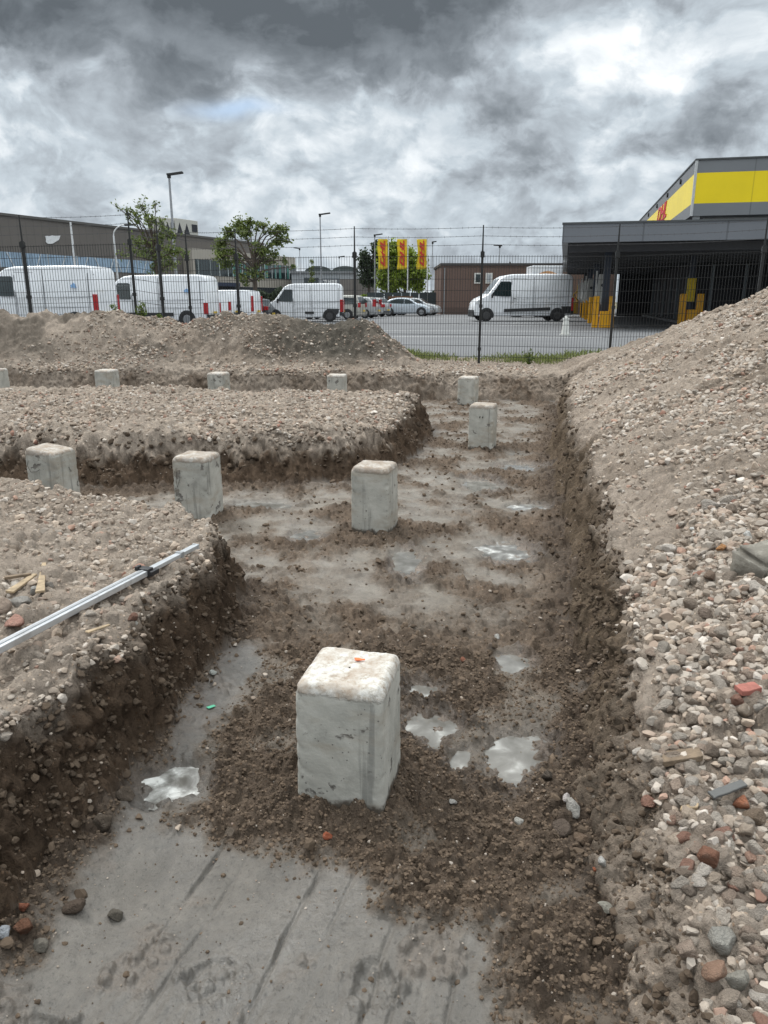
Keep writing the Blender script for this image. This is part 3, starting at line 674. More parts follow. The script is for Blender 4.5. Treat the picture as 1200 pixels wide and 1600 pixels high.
# walls and floor
place(60000, 1.8, 5.6, .004, .020, 2.0, reg_wall, W_L, .0, kind=1)
place(9000, 1.8, 9, .003, .009, 1.5, reg_wall, W_L, .3)
place(9000, 5.6, 13, .015, .04, 1.6, reg_wall, W_L, .1, kind=1)
place(80000, 1.8, 4.2, .0025, .009, 1.5, reg_floor, W_L, .15, kind=1)
place(1500, 1.8, 4.6, .008, .020, 2.0, reg_floor, W_L, .0, kind=1)
place(4000, 1.8, 4.6, .006, .024, 1.9, reg_foot, W_L, .1, kind=1)
place(26000, 4.0, 13, .006, .022, 2.2, reg_floor, W_L, .1, kind=1)
place(3000, 1.8, 6, .002, .006, 1.6, reg_floor, [1, 2, 3, 1, 0, 1, 5, 1, 1, 1, 0, 2], .4)
place(1200, 1.8, 3.4, .002, .010, 2.6, lambda x, y, M: M['silt'], W_L, .1, kind=1)
place(1500, 1.8, 4.5, .0015, .004, 1.6, lambda x, y, M: M['silt'], [1, 2, 3, 1, 1, 1, 5, 1, 1, 1, 1, 2], .4)
place(420, 1.8, 5.0, .007, .02, 2.0, reg_foot, W_R, .3)
place(160, 1.8, 5.0, .008, .02, 1.6, reg_floor, W_R, .3)
S = {k: np.concatenate(v) for k, v in STONES.items() if v}
# single stones seen in the photo: px, py, height z, size, palette index or colour, name, label
def ground_hit(px, py):
    z = .25
    for _ in range(14):
        p = atz(px, py, z); zz = float(terrain(np.array([p.x]), np.array([p.y]), False)[0]); z = .5 * z + .5 * zz
    return atz(px, py, z)
HERO = [(118, 1424, .033, (.105, .078, .06), 'soil_clod', 'flat brown clod on the grey mud beside the left wall, left one of two', 'clod'),
        (182, 1432, .024, (.125, .11, .09), 'soil_clod', 'roundish brown clod of soil lying alone on the smooth grey mud', 'clod'),
        (37, 1452, .036, (.16, .08, .05), 'brick_fragment', 'brown red brick fragment among stones at the lower left edge', 'brick'),
        (63, 1480, .024, (.21, .19, .16), 'rubble_stone', 'grey brown stone below the brick fragment at the lower left edge', 'stone'),
        (38, 1419, .018, (.26, .10, .06), 'brick_fragment', 'small red brick chip just above the brown brick fragment at lower left', 'brick'),
        (5, 1462, .022, (.40, .42, .45), 'rubble_stone', 'pale bluish stone cut off by the left edge near the bottom', 'stone'),
        (511, 1308, .017, (.42, .13, .07), 'brick_fragment', 'orange red brick chip in the mud in front of the nearest pile', 'brick'),
        (895, 1266, .033, (.38, .36, .33), 'rubble_stone', 'large pale grey stone on the dark soil at the foot of the right wall', 'stone'),
        (884, 1248, .022, (.55, .50, .48), 'rubble_stone', 'pinkish white stone resting just behind the large pale grey stone at the right wall foot', 'stone'),
        (876, 1298, .034, (.13, .10, .08), 'soil_clod', 'large brown clod left below the pale grey stone at the right wall foot', 'clod'),
        (908, 1314, .026, (.17, .12, .085), 'rubble_stone', 'brown stone in the dark soil right of the large brown clod', 'stone'),
        (811, 1287, .019, (.48, .46, .42), 'rubble_stone', 'isolated white grey stone in the brown soil right of the nearest pile', 'stone'),
        (709, 1255, .017, (.46, .44, .41), 'rubble_stone', 'small pale stone just right of the foot of the nearest pile', 'stone'),
        (942, 1350, .020, (.50, .48, .45), 'rubble_stone', 'pale stone on the right side of the dark soil, above a small brick chip', 'stone'),
        (943, 1422, .024, (.36, .34, .29), 'rubble_stone', 'grey green stone at the edge between dark soil and pale right bank', 'stone'),
        (930, 1360, .011, (.45, .16, .09), 'brick_fragment', 'small orange brick chip beside pale stones right of the nearest pile', 'brick'),
        (855, 1214, .022, (.10, .08, .065), 'soil_clod', 'dark clod at the right edge of the forked puddle', 'clod'),
        (1126, 1476, .044, (.31, .295, .265), 'rubble_stone', 'big smooth grey cobble at the lower right of the gravel bank', 'cobble'),
        (1116, 1520, .034, (.30, .19, .135), 'brick_fragment', 'rust coloured stone below the big smooth grey cobble at lower right', 'brick'),
        (1154, 1536, .030, (.33, .31, .27), 'rubble_stone', 'angular grey stone right of the rust coloured stone at lower right', 'stone'),
        (1158, 1258, .026, (.40, .17, .10), 'brick_fragment', 'orange brown brick piece leaning on the flat slate strip', 'brick'),
        (1108, 1345, .030, (.24, .12, .08), 'brick_fragment', 'dark brown brick lump in the gravel below the slate strip', 'brick'),
        (1182, 1286, .034, (.20, .15, .11), 'rubble_stone', 'dull brown block of stone at the right edge beside the slate strip', 'stone'),
        (1040, 882, .0, None, '', '', ''),
        (1085, 829, .024, (.62, .61, .58), 'rubble_stone', 'clean white stone on the right slope above the bent cable', 'stone'),
        (1128, 858, .026, (.50, .26, .12), 'rubble_stone', 'orange and white stone touching the upper end of the bent cable', 'stone'),
        (1098, 816, .0, None, '', '', ''),
        (1110, 903, .032, (.22, .16, .12), 'rubble_stone', 'brown stone on the right slope beneath the bent cable', 'stone'),
        (1168, 838, .028, (.60, .59, .56), 'rubble_stone', 'white stone just above the mossy concrete block at the right edge', 'stone'),
        (1104, 964, .035, (.20, .155, .125), 'rubble_stone', 'dark brown lump on the right bank below the mossy concrete block', 'stone'),
        (724, 1033, .020, (.26, .11, .07), 'brick_fragment', 'brown red brick piece lying in mud behind and right of the nearest pile', 'brick'),
        (777, 997, .020, (.48, .46, .43), 'rubble_stone', 'small white stone in the mud above the round puddle near the right wall', 'stone'),
        (22, 978, .050, (.42, .24, .19), 'brick_fragment', 'salmon pink brick lump on the left bank just above the aluminium staff', 'brick'),
        (37, 946, .050, (.31, .29, .265), 'rubble_stone', 'large grey stone on the left bank beside the split wooden slats', 'stone'),
        (12, 946, .034, (.36, .345, .32), 'rubble_stone', 'grey stone at the left edge next to the large grey stone on the left bank', 'stone'),
        (57, 925, .030, (.40, .385, .36), 'rubble_stone', 'pale stone between the two split wooden slats on the left bank', 'stone'),
        (78, 918, .026, (.28, .25, .22), 'rubble_stone', 'brownish stone right of the split wooden slats', 'stone'),
        (208, 968, .024, (.20, .11, .08), 'brick_fragment', 'dark red brick chip on the left bank below the staff clamp', 'brick'),
        (211, 976, .018, (.44, .42, .38), 'rubble_stone', 'small pale stone in front of the dark red brick chip on the left bank', 'stone'),
        (332, 1052, .020, (.42, .43, .40), 'rubble_stone', 'pale grey stone at the foot of the left wall near the green scrap', 'stone'),
        (198, 1246, .036, (.115, .09, .07), 'soil_clod', 'angular brown clod left of the frothy white puddle', 'clod'),
        (164, 1290, .030, (.11, .085, .065), 'soil_clod', 'brown clod at the edge of the left wall foot below the frothy puddle', 'clod'),
        (360, 1303, .020, (.15, .12, .095), 'rubble_stone', 'brown pebble lying on the mud left of the nearest pile', 'stone'),
        (1022, 1240, .0, None, '', '', ''),
        (694, 566, .13, (.12, .10, .085), 'soil_clod', 'dark lump of earth on the ground in front of the fence near the heap end', 'clod'),
        (167, 557, .12, (.13, .115, .10), 'soil_clod', 'dark block of earth on the lower slope of the left soil heap', 'clod')]
def stone_material(name, usecol):
    m, t, b = new_mat(name); tc = t.n('ShaderNodeTexCoord'); o = tc.outputs['Object']
    if usecol: base = t.n('ShaderNodeAttribute', attribute_name='stone').outputs['Color']; sc = (22, 160)
    else: base = t.n('ShaderNodeObjectInfo').outputs['Color']; sc = (1.6, 9)
    n = t.noise(o, sc[0], 6, .65); n2 = t.noise(o, sc[1], 4, .6)
    c = t.v('SCALE', base, sc=t.m('ADD', .62, t.m('ADD', t.m('MULTIPLY', n, .45), t.m('MULTIPLY', n2, .3))))
    dust = t.m('MULTIPLY', t.sstep(t.noise(o, sc[0] * .8, 5, .7, .5), .5, .66), .5)
    c = t.mix(dust, c, t.v('ADD', t.v('SCALE', c, sc=.45), (.12, .10, .082)) if usecol != 2 else c)
    t.put(b.inputs['Base Color'], c); b.inputs['Roughness'].default_value = .93; b.inputs['Specular IOR Level'].default_value = .2
    bn = t.n('ShaderNodeBump'); bn.inputs['Distance'].default_value = .004 if usecol else .12; bn.inputs['Strength'].default_value = .7; t.put(bn.inputs['Height'], t.m('ADD', n, t.m('MULTIPLY', n2, .4))); t.put(b.inputs['Normal'], bn.outputs[0])
    return m
SM = stone_material('rubble', 1); SO = stone_material('single stone', 0); CM = stone_material('soil clods', 2)
pm = [None] * 14
for k, (V, Fq) in enumerate(PR[3]):
    pm[k] = np_mesh('rubble_stone', V, Fq, SO, True)
def stone_obj(name, p, s, c, k=None, sink=.3):
    k = random.randrange(14) if k is None else k
    o = bpy.data.objects.new(name, pm[k]); o.location = p; o.location.z += s * sink; o.scale = (s, s, s)
    o.rotation_euler = (random.gauss(0, .25), random.gauss(0, .25), random.uniform(0, 6.3)); o.color = (*c, 1); return link(o)
hx = []
for h in HERO:
    if not h[3]: continue
    p = ground_hit(h[0], h[1]); o = stone_obj(h[4], p, h[2], h[3]); tag(o, h[5], h[6]); hx.append((p.x, p.y, h[2]))
# clear scattered stones away from those
hx = np.array(hx); kl = np.ones(len(S['x']), bool)
for a, b_, s in hx: kl &= np.hypot(S['x'] - a, S['y'] - b_) > s * .9 + S['s'] * .5
for (a, b_, rz, top) in PILES: kl &= np.hypot(S['x'] - a, S['y'] - b_) > .165
S = {k: v[kl] for k, v in S.items()}
u, v, d = npproj(S['x'], S['y'], S['z']); app = S['s'] / d * 1000; app[(u < 0) | (u > 1200) | (v > 1600)] *= .01; app[S['kind'] == 1] *= .01
top_i = np.argsort(-app)[:250]; isobj = np.zeros(len(app), bool); isobj[top_i] = True
for i in top_i:
    c = S['c'][i]; x, y = S['x'][i], S['y'][i]; brick = c[0] > 1.9 * c[2]; pale = c.mean() > .42
    nm, cat = ('brick_fragment', 'brick') if brick else ('rubble_stone', 'stone')
    o = stone_obj(nm, Vector((x, y, S['z'][i])), S['s'][i], c, sink=0)
    side = 'in the gravel bank right of the trench' if x > 0.3 else 'on the gravelly bank left of the trench'
    tone = 'reddish broken brick piece' if brick else ('pale whitish rubble stone' if pale else ('brown rubble stone' if c.mean() < .24 else 'grey beige rubble stone'))
    tag(o, tone + ' ' + side, cat, tone + 's ' + side)
def merge(mask, name, m, label):
    Vs = []; Fs = []; Cs = []; off = 0; ap = app.copy()
    for lvl in (1, 2):
        big = S['s'] / d * 739
        sel = mask & ((big > 3.5) if lvl == 2 else (big <= 3.5))
        ids = np.nonzero(sel)[0]; pid = rng.integers(0, 14, len(ids))
        for k in range(14):
            ii = ids[pid == k]
            if not len(ii): continue
            V, Fq = PR[lvl][k]; Rm = rotmats(len(ii))
            W = np.einsum('nij,vj->nvi', Rm, V) * S['s'][ii][:, None, None] + np.stack([S['x'][ii], S['y'][ii], S['z'][ii]], 1)[:, None, :]
            Vs.append(W.reshape(-1, 3)); Fs.append((Fq[None] + (np.arange(len(ii)) * len(V))[:, None, None] + off).reshape(-1, 3)); Cs.append(np.repeat(S['c'][ii], len(V), 0)); off += len(ii) * len(V)
    me = np_mesh(name, np.concatenate(Vs), np.concatenate(Fs), m, False, dict(stone=np.concatenate(Cs)))
    o = link(bpy.data.objects.new(name, me)); o['kind'] = 'stuff'; o['label'] = label; return o
merge((~isobj) & (S['kind'] == 0), 'rubble_gravel', SM, 'loose broken concrete and brick gravel strewn over the banks and heaps')
merge((~isobj) & (S['kind'] == 1), 'soil_crumbs', CM, 'dark crumbly clods of wet soil along the trench walls and floor')
print('STONES', len(S['x']), 'terrain', nr * nc)

# ================================================================ fence
black = mat('black coated steel', (.012, .013, .014), .45, var=.3, scale=4)
galv = mat('galvanised steel', (.32, .33, .34), .45, metal=.6)
white_cap = mat('light plastic', (.6, .6, .58), .5)
POSTS = [(-190, 384, 15.0), (35, 381, 14.6), (203, 377, 14.6), (247, 386, 15.0), (292, 402, 15.3), (369, 400, 15.4), (554, 397, 15.0), (754, 396, 14.65), (965, 396, 14.25), (1194, 388, 13.65), (1470, 380, 13.1)]
PW = []
for px, py, Dy in POSTS:
    p = aty(px, py, Dy); PW.append(p)
fence = empty('wire_mesh_fence', (PW[6].x, PW[6].y, .45)); tag(fence, 'tall black wire mesh fence topped with barbed wire, in front of the parking lot', 'fence')
def fpart(mb, name, m): 
    o = mb.build(name, m); o.parent = fence; o.matrix_parent_inverse = Matrix.Translation(-fence.location); return o
for i, p in enumerate(PW):
    mb = MB(); q = PW[min(i + 1, len(PW) - 1)] - PW[max(i - 1, 0)]; rz = math.atan2(q.y, q.x)
    mb.box((p.x, p.y, (p.z + .35) / 2 + .02), (.045, .06, p.z + .05 - .35), rz); mb.tube((p.x, p.y, p.z), (p.x, p.y, p.z + .50), .018, .012, 6)
    mb.box((p.x, p.y - .01, p.z - .02), (.075, .085, .10), rz); mb.box((p.x, p.y - .01, p.z - .95), (.065, .08, .06), rz); mb.box((p.x, p.y - .01, p.z - 1.75), (.065, .08, .06), rz)
    fpart(mb, 'fence_post', black)
def wire(mb, a, b, r):
    a = Vector(a); b = Vector(b); d = (b - a).normalized(); s = d.cross(Vector((0, 0, 1))) if abs(d.z) < .9 else Vector((0, 1, 0)); s = s.normalized() * r; t = d.cross(s).normalized() * r
    k = [a + s + t, a - s + t, a - s - t, a + s - t]; mb.add(k + [q + (b - a) for q in k], [(0, 1, 5, 4), (1, 2, 6, 5), (2, 3, 7, 6), (3, 0, 4, 7)])
for a, b in zip(PW[:-1], PW[1:]):
    if abs(a.z - b.z) > .09: a = a.copy(); b = b.copy(); a.z = b.z = min(a.z, b.z)
    mb = MB(); L = (b - a).xy.length; n = max(int(L / .05), 3)
    for k in range(1, n):
        p = a.lerp(b, k / n); wire(mb, (p.x, p.y, .47), (p.x, p.y, p.z - .03), .0029)
    for k in range(10):
        za, zb = a.z - .05 - k * .205, b.z - .05 - k * .205
        for dy in (-.0095, .0095): wire(mb, (a.x, a.y + dy, za), (b.x, b.y + dy, zb), .0033)
    o = mb.build('mesh_panel', black, recalc=False); o.parent = fence; o.matrix_parent_inverse = Matrix.Translation(-fence.location)
barb = mat('weathered wire', (.10, .10, .105), .5, metal=.4)
for lv in (.46, .31, .16):
    mb = MB(); rr = random.Random(int(lv * 100))
    for a, b in zip(PW[:-1], PW[1:]):
        pts = [a.lerp(b, t) + Vector((0, 0, lv - .02 * math.sin(math.pi * t))) for t in np.linspace(0, 1, 7)]
        for p, q in zip(pts[:-1], pts[1:]): wire(mb, p, q, .0032)
        for k in range(22):
            p = a.lerp(b, (k + .5) / 22) + Vector((0, 0, lv - .02 * math.sin(math.pi * (k + .5) / 22))); an = rr.uniform(0, 3)
            wire(mb, p + Vector((.012 * math.cos(an), 0, .02 * math.sin(an))), p - Vector((.012 * math.cos(an), 0, .02 * math.sin(an))), .002)
    fpart(mb, 'barbed_wire', barb)

# ================================================================ vehicles
paintw = mat('white vehicle paint', (.80, .82, .85), .3, var=.03, scale=2, coat=.4, dirt=(1.1, (.55, .55, .55), .3))
silver = mat('silver vehicle paint', (.42, .43, .44), .3, metal=.35, var=.06, scale=2, coat=.4)
ice = mat('pale blue vehicle paint', (.48, .53, .58), .28, metal=.3, var=.05, scale=2, coat=.5)
beige_p = mat('champagne vehicle paint', (.45, .44, .40), .32, metal=.2, var=.05, scale=2, coat=.4)
darkp = mat('dark vehicle paint', (.03, .033, .038), .25, var=.1, scale=2, coat=.5)
blackp = mat('black plastic trim', (.022, .023, .025), .6, var=.2, scale=12)
glass = mat('dark window glass', (.018, .03, .032), .08, var=.3, scale=1.5, spec=.9)
tyre_m = mat('tyre rubber', (.018, .018, .019), .85, var=.2, scale=20)
rim_m = mat('wheel rim', (.30, .31, .32), .35, metal=.7)
red_l = mat('red light lens', (.36, .015, .018), .2, var=.25, scale=12)
clear_l = mat('clear light lens', (.62, .64, .66), .12, var=.2, scale=14, spec=.9)
plate_m = mat('yellow number plate', (.62, .42, .05), .5); seam_m = mat('panel gap', (.16, .17, .18), .7)
def vehicle(name, label, cat, prof, L, h, w, body_m, pos, rz, belt=.5, taper=.10, windows=(), wheels=(.37, -.33), wr=.33, trim=None, tail=None, head=None, seams=(), dark_rim=False, rear_win=None, front_win=None, group=None, bump_m=None, plate=True, extra=None, handles=()):
    root = empty(name, (pos[0], pos[1], LOT + .003), rz); tag(root, label, cat, group)
    bm = bmesh.new(); P2 = [(x * L, z * h) for x, z in prof]
    def hy(z): return w / 2 * (1 - taper * max(0, (z / h - belt)) / (1 - belt))
    vs = [bm.verts.new((x, -w / 2, z)) for x, z in P2]; f = bm.faces.new(vs); r = bmesh.ops.extrude_face_region(bm, geom=[f])
    for e in r['geom']:
        if isinstance(e, bmesh.types.BMVert): e.co.y = w / 2
    side_e = [e for e in bm.edges if abs(e.verts[0].co.y - e.verts[1].co.y) < .01]
    bmesh.ops.recalc_face_normals(bm, faces=bm.faces)
    bmesh.ops.bevel(bm, geom=side_e, offset=.09, segments=4, affect='EDGES', profile=.5, clamp_overlap=True)
    for v in bm.verts:
        z = v.co.z; k = hy(z) / (w / 2); v.co.y *= k
        v.co.y *= 1 - .03 * max(0, (.25 - z / h)) / .25 - .07 * max(0, abs(v.co.x / L) - .42) / .08
    bmesh.ops.recalc_face_normals(bm, faces=bm.faces)
    me = bpy.data.meshes.new('body'); bm.to_mesh(me); bm.free(); me.shade_smooth(); me.set_sharp_from_angle(angle=R(42)); me.materials.append(body_m)
    link(bpy.data.objects.new('body', me), root)
    def nose(x): return 1 - .07 * max(0, abs(x / L) - .42) / .08
    def side(name, pts, m, s, off=.006, parent=root):
        mb = MB(); q = [(x * L, s * (hy(z * h) * nose(x * L) + off), z * h) for x, z in pts]; mb.prism(q, (0, -s * .02, 0)); return mb.build(name, m, parent)
    for s in (-1, 1):
        for wn_ in windows: side('window', wn_, glass, s)
        for x0 in wheels:
            x = x0 * L; mb = MB(); n = 28; rr = wr * 1.22       # dark arch
            q = [(x + rr * math.cos(a), s * (w / 2 + .004), wr + rr * math.sin(a)) for a in np.linspace(-.35, math.pi + .35, n)]; mb.prism(q, (0, -s * .03, 0)); mb.build('wheel_arch', blackp, root)
            mb = MB(); mb.tube((x, s * (w / 2 - .2), wr), (x, s * (w / 2 + .018), wr), wr, wr, 28); ty = mb.build('wheel', tyre_m, root, bevel=.02)
            mb = MB(); mb.tube((x, s * (w / 2 + .012), wr), (x, s * (w / 2 + .026), wr), wr * .62, wr * .58, 24)
            for k in range(5):
                a = k * 2 * math.pi / 5; mb.box((x + wr * .3 * math.cos(a), s * (w / 2 + .03), wr + wr * .3 * math.sin(a)), (wr * .5, .012, wr * .13), ry=-a)
            mb.build('rim', mat('dark steel rim', (.05, .05, .052), .5) if dark_rim else rim_m, ty)
        if trim: side('side_trim', trim, blackp, s, .02)
        for sm in seams: side('door_seam', sm, seam_m, s, .002)
        for (hx_, hz_) in handles: side('door_handle', [(hx_ - .012, hz_), (hx_ + .012, hz_), (hx_ + .012, hz_ + .018), (hx_ - .012, hz_ + .018)], blackp, s, .03)
        if tail:
            (x0, x1, z0, z1) = tail; mb = MB(); mb.box((-L / 2 + .02 , s * (hy(z1 * h) - .09), (z0 + z1) / 2 * h), (.10, .17, (z1 - z0) * h)); tl = mb.build('tail_light', red_l, root, bevel=.02)
            side('side_lens', [(x0, z0), (x1, z0), (x1, z1), (x0, z1)], red_l, s, .012, tl)
        if head:
            (x0, x1, z0, z1) = head; hl = side('headlight', [(x0, z0), (x1, z0 + .01), (x1 - .01, (z0 + z1) / 2), (x0, z1)], clear_l, s, .01)
        mx = (windows[0][0][0] if windows else .2); 
        mb = MB(); mb.box((mx * L - .05, s * (w / 2 + .13), belt * h + .10), (.10, .18, .24 if h > 2 else .14)); mb.build('side_mirror', blackp if body_m in (paintw,) else body_m, root, bevel=.03)
    def cross(name, p, q, m, k, inset=.06):
        (x0, z0), (x1, z1) = p, q; a = Vector((x0 * L, 0, z0 * h)); b = Vector((x1 * L, 0, z1 * h)); d = b - a; n = Vector((-d.z, 0, d.x)).normalized()
        if n.x * k < 0: n = -n
        a2 = a + d * inset + n * .006; b2 = b - d * inset + n * .006; ya, yb = hy(z0 * h) * .86, hy(z1 * h) * .86
        mb = MB(); mb.prism([(a2.x, -ya, a2.z), (a2.x, ya, a2.z), (b2.x, yb, b2.z), (b2.x, -yb, b2.z)], -n * .02); mb.build(name, m, root)
    if front_win: cross('windscreen', *front_win, glass, 1)
    if rear_win: cross('rear_window', *rear_win, glass, -1)
    mb = MB(); mb.box((-L / 2 - .01, 0, .19 * h if h > 2 else .27 * h), (.12, w * .93, .09 * h)); mb.build('rear_bumper', bump_m or body_m, root, bevel=.03)
    mb = MB(); mb.box((L / 2 - .04, 0, .17 * h if h > 2 else .26 * h), (.16, w * .88, .15 * h)); mb.build('front_bumper', bump_m or body_m, root, bevel=.04)
    if plate:
        mb = MB(); mb.box((-L / 2 - .075 if h < 2.1 else -L / 2 - .075, 0, .27 * h if h > 2 else .36 * h), (.012, .50, .115)); mb.build('number_plate', plate_m, root)
    if extra: extra(root, L, h, w, hy, side)
    return root
def place_rear(px, D, L, w, phi):      # near rear corner at photo column px and distance D
    zc_ = 1.2; p = aty(px, 480, D); rz = math.pi - R(phi); c, s = math.cos(rz), math.sin(rz)
    lx, ly = -L / 2, w / 2; return (p.x - (c * lx - s * ly), p.y - (s * lx + c * ly)), rz
VAN = [(-.5, .14), (-.5, .5), (-.497, .90), (-.475, .975), (-.43, .997), (-.2, 1.0), (.12, .99), (.19, .965), (.245, .90), (.365, .565), (.455, .475), (.488, .40), (.5, .25), (.495, .13), (.40, .11), (-.44, .115)]
VWIN = [(.335, .545), (.20, .53), (.135, .53), (.135, .82), (.15, .84), (.238, .84)]
VSEAM = [[(-.497, .86), (.12, .90), (.12, .905), (-.497, .866)], [(-.45, .20), (-.446, .20), (-.446, .88), (-.45, .88)], [(-.48, .36), (.10, .36), (.10, .365), (-.48, .366)], [(.125, .14), (.129, .14), (.129, .86), (.125, .86)], [(-.10, .14), (-.096, .14), (-.096, .93), (-.10, .93)], [(-.48, .52), (.12, .50), (.12, .506), (-.48, .526)]]
TRIM = [(.23, .20), (.23, .265), (-.22, .27), (-.22, .20)]
def ghost_logo(root, L, h, w, hy, side):   # faded blue mark high on the side near the rear door
    bl = mat('faded blue print', (.22, .38, .62), .5)
    for s in (1,):
        side('blue_print', [(-.36, .66), (-.348, .72), (-.336, .735), (-.326, .71), (-.312, .69), (-.32, .675), (-.318, .655), (-.335, .668), (-.347, .655)], bl, s, .006)
(p, rz) = place_rear(150, 32.5, 5.9, 2.05, 9)
vehicle('delivery_van', 'large high roofed white van at the left edge with a tall red tail light', 'van', VAN, 5.9, 2.66, 2.05, paintw, p, rz, windows=[VWIN], tail=(-.498, -.478, .24, .56), seams=VSEAM, front_win=((.365, .565), (.245, .90)), wr=.35, extra=ghost_logo, group='vehicles parked behind the fence')
(p, rz) = place_rear(323, 37.5, 6.1, 2.05, 7)
vehicle('delivery_van', 'white high roofed van with black lower trim, second van from the left', 'van', VAN, 6.1, 2.46, 2.05, paintw, p, rz, windows=[VWIN], tail=(-.498, -.472, .24, .46), seams=VSEAM, trim=TRIM, bump_m=blackp, dark_rim=False, front_win=((.365, .565), (.245, .90)), wr=.35, extra=ghost_logo, group='vehicles parked behind the fence')
SV = [(-.5, .15), (-.5, .5), (-.495, .82), (-.475, .96), (-.42, .995), (-.1, 1.0), (.08, .98), (.13, .93), (.27, .60), (.44, .50), (.49, .42), (.5, .25), (.495, .14), (.4, .12), (-.42, .12)]
SWIN = [(.235, .62), (.0, .60), (.0, .88), (.115, .88)]
(p, rz) = place_rear(359, 42, 4.4, 1.8, 10)
vehicle('small_van', 'small white van between the second tall van and the fence post, red tail light', 'van', SV, 4.4, 1.80, 1.8, paintw, p, rz, windows=[SWIN], tail=(-.498, -.475, .40, .66), wr=.31, front_win=((.27, .60), (.13, .93)), group='vehicles parked behind the fence', bump_m=blackp)
(p, rz) = place_rear(394, 43, 4.4, 1.8, 10)
vehicle('small_van', 'small white box van with a tall slim tail light, left of the dark hatchback', 'van', SV, 4.4, 1.82, 1.8, paintw, p, rz, windows=[SWIN], tail=(-.498, -.482, .36, .82), wr=.31, front_win=((.27, .60), (.13, .93)), group='vehicles parked behind the fence', handles=((-.25, .50),))
HB = [(-.495, .20), (-.5, .45), (-.49, .60), (-.46, .70), (-.40, .95), (-.33, .995), (-.1, 1.0), (.05, .96), (.22, .66), (.42, .56), (.485, .45), (.5, .30), (.49, .17), (.38, .13), (-.38, .13)]
HW1 = [(.175, .66), (-.03, .66), (-.03, .93), (.04, .92)]; HW2 = [(-.045, .66), (-.33, .68), (-.36, .80), (-.31, .91), (-.045, .93)]
(p, rz) = place_rear(417, 45, 4.3, 1.78, 12)
vehicle('hatchback', 'dark hatchback with a glowing red tail light beside the small white van', 'car', HB, 4.3, 1.36, 1.78, darkp, p, rz, windows=[HW1, HW2], tail=(-.5, -.455, .52, .68), wr=.31, wheels=(.33, -.31), rear_win=((-.46, .70), (-.40, .95)), front_win=((.22, .66), (.05, .96)), group='vehicles parked behind the fence')
p = aty(474, 480, 46.5)
vehicle('delivery_van', 'white van with black rear corner and red tail light, right of the dark hatchback', 'van', VAN, 4.75, 2.25, 1.95, paintw, (p.x, p.y + .9), R(181), windows=[VWIN], tail=(-.498, -.465, .26, .58), seams=VSEAM, trim=[(-.02, .21), (-.02, .27), (-.13, .27), (-.13, .21)], bump_m=blackp, dark_rim=True, wr=.34, front_win=((.365, .565), (.245, .90)), group='vehicles parked behind the fence',
        extra=lambda root, L, h, w, hy, side: [side('lower_trim', [(-.26, .16), (-.497, .16), (-.497, .34), (-.30, .34)], blackp, s, .012) for s in (-1, 1)])
p = aty(814, 480, 47.5)
vehicle('delivery_van', 'white panel van facing left with black side strip, in front of the brown building', 'van', VAN, 6.2, 2.83, 2.05, paintw, (p.x + .1, p.y + 1), R(184), windows=[VWIN], tail=(-.498, -.485, .22, .50), head=(.44, .492, .36, .47), seams=VSEAM, trim=[(.20, .20), (.20, .265), (-.27, .30), (-.27, .235)], bump_m=blackp, dark_rim=True, wr=.37, wheels=(.375, -.345), front_win=((.365, .565), (.245, .90)), group='vehicles parked behind the fence', handles=((.10, .47),),
        extra=lambda root, L, h, w, hy, side: [side('lower_trim', [(-.40, .17), (-.5, .17), (-.5, .32), (-.38, .32)], blackp, s, .012) for s in (-1, 1)])
MPV = [(-.495, .18), (-.5, .45), (-.49, .62), (-.455, .93), (-.40, .99), (-.1, 1.0), (.10, .97), (.28, .64), (.43, .55), (.49, .42), (.5, .25), (.49, .15), (.38, .12), (-.38, .12)]
(p, rz) = place_rear(562, 52, 4.4, 1.8, 14)
vehicle('estate_car', 'champagne grey people carrier directly behind the fence post left of the flags', 'car', MPV, 4.4, 1.62, 1.8, beige_p, p, rz, windows=[[(.22, .64), (-.02, .62), (-.02, .92), (.07, .91)], [(-.04, .62), (-.42, .64), (-.40, .88), (-.04, .92)]], tail=(-.5, -.47, .50, .68), wr=.32, wheels=(.33, -.30), rear_win=((-.49, .62), (-.455, .93)), front_win=((.28, .64), (.10, .97)), group='vehicles parked behind the fence')
(p, rz) = place_rear(586, 56, 4.2, 1.78, 16)
vehicle('hatchback', 'silver hatchback with a curved tail light, between the people carrier and the dark car', 'car', HB, 4.2, 1.52, 1.78, silver, p, rz, windows=[HW1, HW2], tail=(-.5, -.45, .55, .88), wr=.31, wheels=(.33, -.31), rear_win=((-.46, .70), (-.40, .95)), front_win=((.22, .66), (.05, .96)), group='vehicles parked behind the fence')
(p, rz) = place_rear(600, 61, 4.2, 1.78, 20)
vehicle('hatchback', 'grey hatchback with dark rear end just left of the pale blue crossover', 'car', HB, 4.2, 1.50, 1.78, silver, p, rz, windows=[HW1, HW2], tail=(-.5, -.44, .50, .66), wr=.31, wheels=(.33, -.31), rear_win=((-.46, .70), (-.40, .95)), front_win=((.22, .66), (.05, .96)), bump_m=darkp, group='vehicles parked behind the fence')
CR = [(-.495, .24), (-.5, .52), (-.475, .62), (-.41, .68), (-.30, .90), (-.17, .99), (-.02, 1.0), (.10, .95), (.25, .68), (.42, .58), (.485, .47), (.5, .32), (.49, .18), (.38, .14), (-.38, .15)]
CW = [[(.20, .68), (.0, .67), (.0, .92), (.08, .90)], [(-.015, .67), (-.33, .70), (-.25, .86), (-.14, .93), (-.015, .93)]]
p = aty(636, 480, 64)
